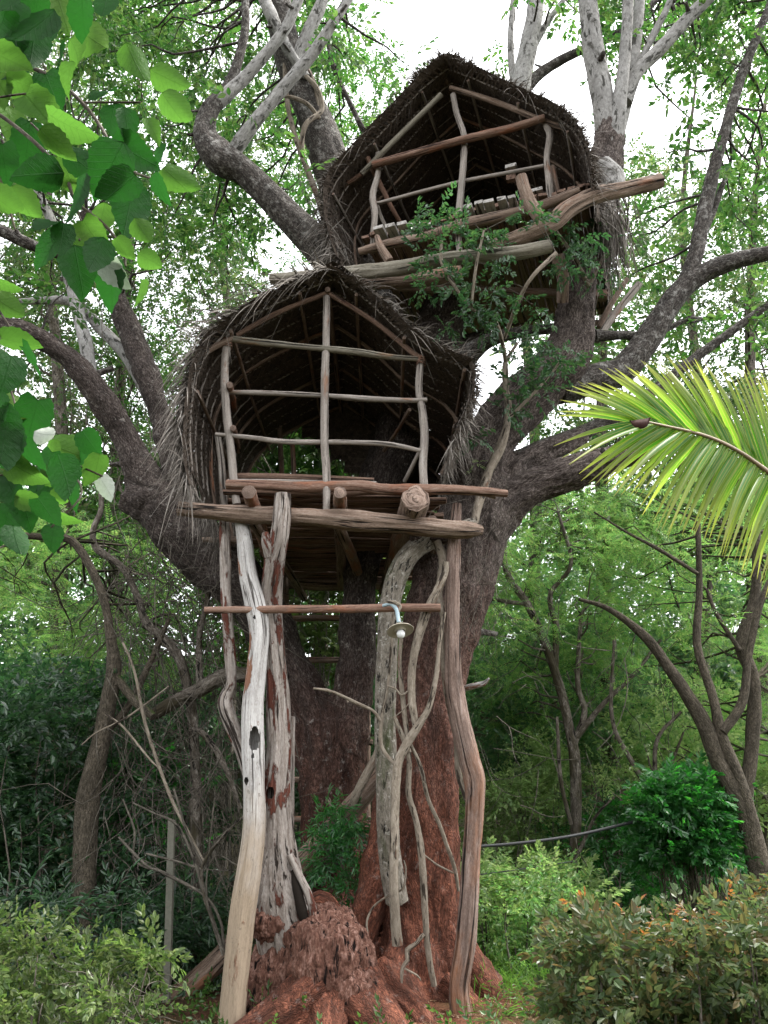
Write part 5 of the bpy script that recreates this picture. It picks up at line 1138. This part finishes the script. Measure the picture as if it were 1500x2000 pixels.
def cable(lab, A, r, mat='cable'):
    mb = MB(); tube(mb, pts(A), 8, .1, .0, 0); tag(mb.build('cable', M[mat], None, loc=P(*A[0][:3])), lab, 'cable')
cable('twisted black cable sagging behind the right post', [(905, 1655, 9, 3), (1000, 1648, 9.1, 3), (1120, 1632, 9.3, 3), (1260, 1600, 9.8, 3)], .01)
cable('thin grey wire below the black cable', [(905, 1712, 9, 1.2), (1000, 1700, 9.1, 1.2), (1120, 1682, 9.3, .8)], .01)
ld = thing('ladder', P(580, 1800, 9.3) * (1, 1, 0), 'rough pole ladder standing in the shade behind the trunks', 'ladder')
for x in (558, 716): mb = MB(); tube(mb, pts([(x, 1830, 9.9, 6), (x + 2, 1500, 9.9, 6), (x, 1120, 9.9, 6)]), 10, .1, .1); mb.build('side_rail', M['log'], ld)
for y in (1120, 1208, 1290, 1372, 1450, 1523, 1600, 1668, 1735): mb = MB(); tube(mb, pts([(545, y + 1, 9.82, 6), (640, y - 1, 9.82, 6), (728, y, 9.82, 6)]), 10, .08, .1); mb.build('rung', M['log'], ld)

# bare shrub and tangled vines of the left thicket
t = thing('bare_shrub', P(440, 1870, 7.7), 'leafless branching shrub left of the pale post', 'shrub')
for A in ([(436, 1865, 7.7, 4.2), (415, 1800, 7.7, 4.2), (395, 1735, 7.7, 4.2), (396, 1690, 7.7, 3.5), (430, 1640, 7.65, 2.8), (470, 1600, 7.6, 2.1), (500, 1580, 7.4, 1.4)], [(436, 1850, 7.7, 3.5), (430, 1800, 7.7, 2.8), (400, 1750, 7.7, 2.8), (330, 1710, 7.7, 3.5), (290, 1692, 7.7, 2.8), (265, 1670, 7.7, 2.8), (232, 1635, 7.7, 2.1)],
          [(395, 1735, 7.7, 3.5), (375, 1670, 7.7, 2.8), (342, 1610, 7.7, 2.8), (300, 1590, 7.7, 2.1), (260, 1570, 7.7, 1.4)], [(398, 1690, 7.7, 2.8), (365, 1620, 7.7, 2.1), (340, 1540, 7.7, 2.1)], [(396, 1700, 7.7, 2.8), (355, 1685, 7.7, 2.1), (285, 1668, 7.7, 2.1)],
          [(400, 1700, 7.7, 2.1), (425, 1670, 7.7, 1.4), (465, 1690, 7.65, 1.4)], [(330, 1708, 7.7, 2.1), (265, 1680, 7.7, 2.1), (262, 1620, 7.7, 2.1), (240, 1560, 7.7, 1.4)], [(440, 1860, 7.7, 2.8), (405, 1760, 7.65, 2.1), (410, 1650, 7.6, 1.4), (420, 1560, 7.6, 1.4)]):
    mb = MB(); tube(mb, pts(A), 10, .04, .12, wob=.01); mb.build('branch', M['vine' if A[0][3] < 3.9 else 'thin_tree'], t)
def vine_tangle(lab, n, x0, x1, y0, y1, Y0, Y1, r=(.004, .010), name='vine_tangle', hang=.7, Lp=(100, 420)):
    mb = MB()
    for _ in range(n):
        px, py, Y = rng.uniform(x0, x1), rng.uniform(y0, y1), rng.uniform(Y0, Y1); A = []
        ang = rng.normal(math.pi / 2, .5) if rng.random() < hang else rng.uniform(0, math.pi); L = rng.uniform(*Lp); rr = rng.uniform(*r); k = 5
        for j in range(k):
            A.append(np.r_[P(px, py, Y), rr * (1 - .12 * j)]); ang += rng.normal(0, .35); px += math.cos(ang) * L / k; py += math.sin(ang) * L / k; Y += rng.normal(0, .15)
        tube(mb, A, 4, .14, .05)
    return tag(mb.build(name, M['vine'], None, loc=(0, 0, 0)), lab, 'vines', kind='stuff')
vine_tangle('tangle of thin dry vines hanging between the left trees and the posts', 620, 200, 470, 1000, 1700, 8.2, 10.2, (.0022, .007))
vine_tangle('fine hanging stems under the left limbs of the great tree', 120, 100, 480, 480, 1000, 9.2, 11, (.003, .008), 'hanging_vines', .5)
vine_tangle('loose thin stems in the undergrowth at the right', 110, 900, 1450, 1100, 1850, 9.5, 12, (.003, .008), 'bare_stems', .6, (80, 260))
vine_tangle('dry stalks among the bush in the lower left corner', 150, 120, 320, 1880, 2050, 5.0, 5.9, (.0015, .003), 'dry_stalks', .2, (40, 130))
vine_tangle('wispy twigs against the leaves above the left limbs', 60, 380, 640, 440, 620, 10, 12, (.003, .007), 'bare_twigs', .2, (80, 260))
vine_tangle('fibrous rootlets hanging down the right limb', 170, 870, 1000, 900, 1230, 7.55, 7.75, (.0012, .003), 'rootlets', .9, (50, 160))

# ground cover and litter
n = 3600; gx = rng.uniform(.7, 7, n); gy = rng.uniform(6.8, 13, n); G0 = np.stack([gx, gy, gz(gx, gy)], 1)
mb = MB(); sprays(mb, G0, rdir(n, .3), .17, 'grass', .8); tag(mb.build('grass', M['grass'], None, smooth=False, loc=(0, 0, 0)), 'bright grass tufts to the right of the great tree', 'grass', kind='stuff')
n = 5200; gx = rng.uniform(-6, 7.5, n); gy = rng.uniform(4.5, 15, n); ok = (gx - .1) ** 2 + (gy - 7.7) ** 2 > 1.2; gx, gy = gx[ok], gy[ok]
mb = MB(); sprays(mb, np.stack([gx, gy, gz(gx, gy)], 1), rdir(len(gx), .15), .24, 'small4', .6); tag(mb.build('ground_cover', M['leaf_canopy'], None, smooth=False, loc=(0, 0, 0)), 'low leafy weeds covering the forest floor', 'ground cover', kind='stuff')
n = 1500; gx = rng.normal(.1, 1.3, n); gy = rng.normal(7.3, .9, n)
mb = MB(); sprays(mb, np.stack([gx, gy, gz(gx, gy) + .01], 1), rdir(n, -.1) * (1, 1, .2), .05, 'broad4', .9); tag(mb.build('leaf_litter', M['litter'], None, smooth=False, loc=(0, 0, 0)), 'dead leaves and bark crumbs on the red earth round the roots', 'leaf litter', kind='stuff')

# ------------------------------------------------------------------ lamp
t = thing('hanging_lamp', P(780, 1188, 6.75), 'beige dish-shaded lamp with a bare white bulb hanging from the red-barked cross pole', 'lamp')
_ta, _tb = math.radians(-20), math.radians(-8)
TILT = np.array([[math.cos(_tb), 0, math.sin(_tb)], [0, 1, 0], [-math.sin(_tb), 0, math.cos(_tb)]]) @ np.array([[1, 0, 0], [0, math.cos(_ta), -math.sin(_ta)], [0, math.sin(_ta), math.cos(_ta)]])
def lathe(mb, c, prof, n=40):
    a = np.linspace(0, 2 * np.pi, n, endpoint=False); V = np.array([[c[0] + r * math.cos(q), c[1] + r * math.sin(q), c[2] + z] for r, z in prof for q in a])
    i = np.arange(len(prof) - 1)[:, None] * n + np.arange(n)[None]; j = np.arange(len(prof) - 1)[:, None] * n + (np.arange(n)[None] + 1) % n
    V = np.array(c) + (V - c) @ TILT.T; mb.add(V, np.stack([i, j, j + n, i + n], -1).reshape(-1, 4))
mb = MB(); tube(mb, pts([(748, 1183, 6.80, 3), (764, 1180, 6.76, 4), (774, 1190, 6.74, 4), (777, 1204, 6.72, 4), (779, 1216, 6.70, 4)]), 14, .01, .02); mb.build('pipe', M['pipe'], t)
mb = MB(); tube(mb, pts([(752, 1178, 6.80, 3), (766, 1176, 6.74, 4), (782, 1184, 6.74, 3), (776, 1200, 6.73, 3), (782, 1212, 6.72, 3)]), 10, .01, .15); mb.build('lashing', M['liana'], t)
lc = P(781, 1228, 6.70); mb = MB(); lathe(mb, lc, [(.012, .075), (.020, .07), (.026, .04), (.042, .02), (.046, .0), (.112, -.012), (.118, -.020), (.116, -.023), (.110, -.018), (.055, -.010), (.050, -.012), (.046, -.03), (.040, -.03), (.036, .0), (.02, .02)]); shade = mb.build('lamp_shade', M['enamel'], t)
mb = MB(); lathe(mb, lc, [(r_, z_ - .052) for r_, z_ in [(.001, -.040), (.016, -.037), (.029, -.027), (.036, -.011), (.037, .004), (.031, .022), (.022, .036), (.017, .05), (.014, .07)]]); mb.build('bulb', M['bulb'], shade)

# ------------------------------------------------------------------ foreground branches with large leaves
def leaf_mesh(seed, heart=.0):
    r = np.random.default_rng(seed); n = 15; V = []; G = []
    ts = np.linspace(0, 1, n); w = .40 * np.sin(np.pi * ts ** .72) ** .75 * (1 - .25 * ts); w[0] = .0; w[-1] = 0
    bend = r.uniform(.02, .38); cup = r.uniform(.02, .3); tw = r.normal(0, .5); side_curl = r.normal(0, .10)
    cols = (-1, -.6, 0, .6, 1)
    for i, tt in enumerate(ts):
        for cc in cols:
            ww = w[i] * (1 + (.045 * (-1) ** i if abs(cc) == 1 else 0))
            y = tt - (heart * .12 * abs(cc) * (1 - tt) ** 4 if i else 0)
            zz = cup * (abs(cc) ** 1.3) * ww * 1.4 + .016 * math.sin(tt * 26 + abs(cc) * 4) * abs(cc); aa = tw * tt; x_ = cc * ww
            V.append((x_ * math.cos(aa) - zz * math.sin(aa) + side_curl * tt * tt, y, x_ * math.sin(aa) + zz * math.cos(aa) - bend * tt * tt))
    F = [[5 * i + k, 5 * i + k + 1, 5 * i + k + 6, 5 * i + k + 5] for i in range(n - 1) for k in range(4)]
    me = bpy.data.meshes.new('leaf'); me.from_pydata([tuple(map(float, v)) for v in V], [], F); me.polygons.foreach_set('use_smooth', [True] * len(F)); me.update(); return me
LM = {}
for k, m_ in (('b', 'big_sunlit'), ('d', 'big_shaded'), ('w', 'big_pale')):  # b painted as sunlit, d painted as shaded, w pale underside
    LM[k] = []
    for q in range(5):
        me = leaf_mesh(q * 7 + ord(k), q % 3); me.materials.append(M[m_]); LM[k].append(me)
right_v, up_v, fw_v = np.array((1., 0, 0)), np.array((0, -SP, CP)), np.array((0, CP, SP))
def put_leaf(parent, px, py, Y, ang, L, kind):
    a = math.radians(ang); d = right_v * math.cos(a) - up_v * math.sin(a); c = P(px, py, Y); s = L * mpp(py, Y)
    d = unit(d + fw_v * rng.normal(0, .25)); nrm = unit(-fw_v + right_v * rng.normal(0, .55) + up_v * rng.normal(-.3, .5)); x = unit(np.cross(d, nrm)); z = np.cross(x, d)
    if rng.random() < .5: x, z = -x, -z
    o = bpy.data.objects.new('leaf', random.choice(LM[kind])); COL.objects.link(o); o.parent = parent
    from mathutils import Matrix
    b = c - d * s * .5; R = np.stack([x * s * rng.uniform(.85, 1.1), d * s, z * s], 1); p = np.array(parent.location)
    o.matrix_basis = Matrix([[*map(float, R[i]), float(b[i] - p[i])] for i in range(3)] + [[0, 0, 0, 1]])
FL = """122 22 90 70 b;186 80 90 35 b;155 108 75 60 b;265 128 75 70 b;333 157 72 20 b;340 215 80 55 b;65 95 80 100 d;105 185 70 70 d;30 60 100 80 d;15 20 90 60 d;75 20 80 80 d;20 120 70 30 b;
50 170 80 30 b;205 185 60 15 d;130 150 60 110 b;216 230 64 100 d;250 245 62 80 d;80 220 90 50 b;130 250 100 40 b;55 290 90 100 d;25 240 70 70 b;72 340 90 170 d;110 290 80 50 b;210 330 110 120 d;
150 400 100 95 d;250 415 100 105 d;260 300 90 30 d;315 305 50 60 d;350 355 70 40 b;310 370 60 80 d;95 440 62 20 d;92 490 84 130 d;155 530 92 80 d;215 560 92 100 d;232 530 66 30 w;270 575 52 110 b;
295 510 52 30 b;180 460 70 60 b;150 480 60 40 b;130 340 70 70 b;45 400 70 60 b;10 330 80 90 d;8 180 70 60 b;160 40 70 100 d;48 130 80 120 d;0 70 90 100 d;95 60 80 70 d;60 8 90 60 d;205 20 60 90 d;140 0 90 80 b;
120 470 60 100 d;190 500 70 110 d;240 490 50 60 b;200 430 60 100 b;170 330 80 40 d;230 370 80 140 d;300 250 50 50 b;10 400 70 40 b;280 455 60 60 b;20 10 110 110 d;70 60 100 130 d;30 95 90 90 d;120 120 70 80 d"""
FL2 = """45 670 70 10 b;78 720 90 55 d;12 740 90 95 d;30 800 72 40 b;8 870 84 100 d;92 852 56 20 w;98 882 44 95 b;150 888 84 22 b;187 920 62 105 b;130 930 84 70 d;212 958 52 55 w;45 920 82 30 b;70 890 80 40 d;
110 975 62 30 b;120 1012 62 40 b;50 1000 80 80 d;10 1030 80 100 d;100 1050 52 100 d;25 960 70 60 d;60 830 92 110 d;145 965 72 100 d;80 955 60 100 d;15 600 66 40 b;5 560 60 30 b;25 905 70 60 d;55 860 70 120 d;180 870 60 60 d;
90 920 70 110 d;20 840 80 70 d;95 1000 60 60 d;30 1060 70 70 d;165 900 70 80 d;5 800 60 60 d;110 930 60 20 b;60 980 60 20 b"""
def big_branch(lab, Y0, leaves, stems):
    t = thing('leafy_branch', P(*stems[0][1][:2], Y0), lab, 'branch', 'large-leaved branches reaching in from the left')
    for A in stems:
        W = pts([(x, y, Y0 + .05, r) for x, y, r in A]); mb = MB(); tube(mb, W, 8, .02, .06); mb.build('twig', M['thin_tree'], t)
    for q in leaves.replace('\n', '').split(';'):
        x, y, L, a, k = q.split(); put_leaf(t, float(x), float(y), Y0 + rng.uniform(-.18, .25), float(a), float(L) * 1.12, k)
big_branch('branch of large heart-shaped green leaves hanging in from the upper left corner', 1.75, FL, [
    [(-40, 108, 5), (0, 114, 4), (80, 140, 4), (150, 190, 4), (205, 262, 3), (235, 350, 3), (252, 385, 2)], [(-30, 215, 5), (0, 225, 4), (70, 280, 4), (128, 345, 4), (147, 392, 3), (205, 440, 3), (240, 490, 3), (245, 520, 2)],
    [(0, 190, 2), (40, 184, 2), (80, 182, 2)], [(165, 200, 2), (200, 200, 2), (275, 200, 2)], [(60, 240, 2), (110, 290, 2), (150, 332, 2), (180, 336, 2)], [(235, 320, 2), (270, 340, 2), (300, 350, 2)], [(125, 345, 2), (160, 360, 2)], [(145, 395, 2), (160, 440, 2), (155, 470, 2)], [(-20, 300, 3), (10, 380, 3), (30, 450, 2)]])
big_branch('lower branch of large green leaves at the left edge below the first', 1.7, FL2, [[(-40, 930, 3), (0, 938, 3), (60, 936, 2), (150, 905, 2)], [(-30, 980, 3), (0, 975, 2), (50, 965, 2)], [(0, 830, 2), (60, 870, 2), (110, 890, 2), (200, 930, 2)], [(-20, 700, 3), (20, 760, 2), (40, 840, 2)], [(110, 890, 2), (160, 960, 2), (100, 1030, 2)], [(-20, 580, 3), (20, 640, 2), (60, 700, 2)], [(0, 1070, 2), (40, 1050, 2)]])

# ------------------------------------------------------------------ palm frond
t = thing('palm_frond', P(1500, 915, 2.3), 'sunlit coconut palm frond arching in from the right edge', 'palm frond')
RA = [(1252, 822, 2.0, 2), (1300, 832, 2.03, 2.5), (1380, 852, 2.1, 3.5), (1440, 880, 2.2, 4), (1500, 922, 2.3, 5), (1580, 985, 2.45, 7), (1680, 1080, 2.6, 9)]
mb = MB(); tube(mb, pts(RA), 10, .02, .05); mb.build('rachis', M['rachis'], t)
RS = spline(np.array(RA, float), 6)          # samples along the rachis (px, py, Y, r)
def rp(px): return np.array([np.interp(px, RS[:, 0], RS[:, k]) for k in (0, 1, 2)])
UP = [(1252, 1085, 800), (1262, 1098, 778), (1285, 1130, 745), (1320, 1165, 728), (1350, 1215, 722), (1380, 1255, 708), (1410, 1290, 700), (1440, 1335, 695), (1470, 1375, 700), (1500, 1420, 712), (1540, 1468, 718), (1600, 1530, 740), (1650, 1600, 800)]
DN = [(1250, 1082, 818), (1254, 1085, 850), (1262, 1090, 890), (1280, 1122, 928), (1310, 1165, 940), (1340, 1215, 965), (1365, 1250, 985), (1390, 1285, 1040), (1420, 1330, 1045), (1450, 1368, 1050), (1480, 1410, 1080), (1510, 1440, 1110), (1560, 1490, 1150), (1620, 1560, 1240), (1670, 1620, 1330)]
def leaflet(base, tip, side):
    b = P(*base); e = P(tip[0], tip[1], base[2] + rng.normal(-.02, .10)); L = np.linalg.norm(e - b); d = unit(e - b)
    n = 9; t_ = np.linspace(0, 1, n); wd = .0095 * np.clip(np.minimum(.35 + t_ * 6, 1) * (1 - t_ ** 2.2), .04, 1) * rng.uniform(.8, 1.15)
    nrm = unit(-fw_v + right_v * rng.normal(0, .3) + up_v * rng.normal(.1, .3)); x = unit(np.cross(d, nrm)); z = np.cross(x, d)
    V, G = [], []; arc = L * rng.uniform(.02, .05); perp = up_v - d * up_v.dot(d); perp = unit(perp)
    for i, tt in enumerate(t_):
        c = b + (e - b) * tt + perp * arc * math.sin(math.pi * tt) * 1.0
        for q in (-1, 0, 1): V.append(c + x * wd[i] * q - z * wd[i] * .5 * (abs(q))); G.append((q, 0, tt))
    F = [[3 * i + k, 3 * i + k + 1, 3 * i + k + 4, 3 * i + k + 3] for i in range(n - 1) for k in (0, 1)]
    MB().add(V, np.array(F), G).build('leaflet', M['palm'], t)
for rows, sd in ((UP, 1), (DN, -1)):
    R = np.array(rows, float); xs = np.linspace(R[0, 0], R[-1, 0], 62 if sd > 0 else 66)
    for x in xs:
        q = rp(x); leaflet(q, (np.interp(x, R[:, 0], R[:, 1]) + rng.normal(0, 5), np.interp(x, R[:, 0], R[:, 2]) + rng.normal(0, 6)), sd)
mb = MB(); c = P(1250, 826, 1.97); n = 12; V = []
for i in range(n + 1):
    a = math.pi * i / n; V += [c + right_v * (-.030 * math.cos(a)) + up_v * (.010 - .0045 * math.cos(a)), c + right_v * (-.026 * math.cos(a)) + up_v * (.008 - .024 * math.sin(a)) - fw_v * .008 * math.sin(a)]
mb.add(V, np.array([[2 * i, 2 * i + 1, 2 * i + 3, 2 * i + 2] for i in range(n)])); sol = mb.build('dead_leaf', M['dead_leaf'], t)
md = sol.modifiers.new('s', 'SOLIDIFY'); md.thickness = .003
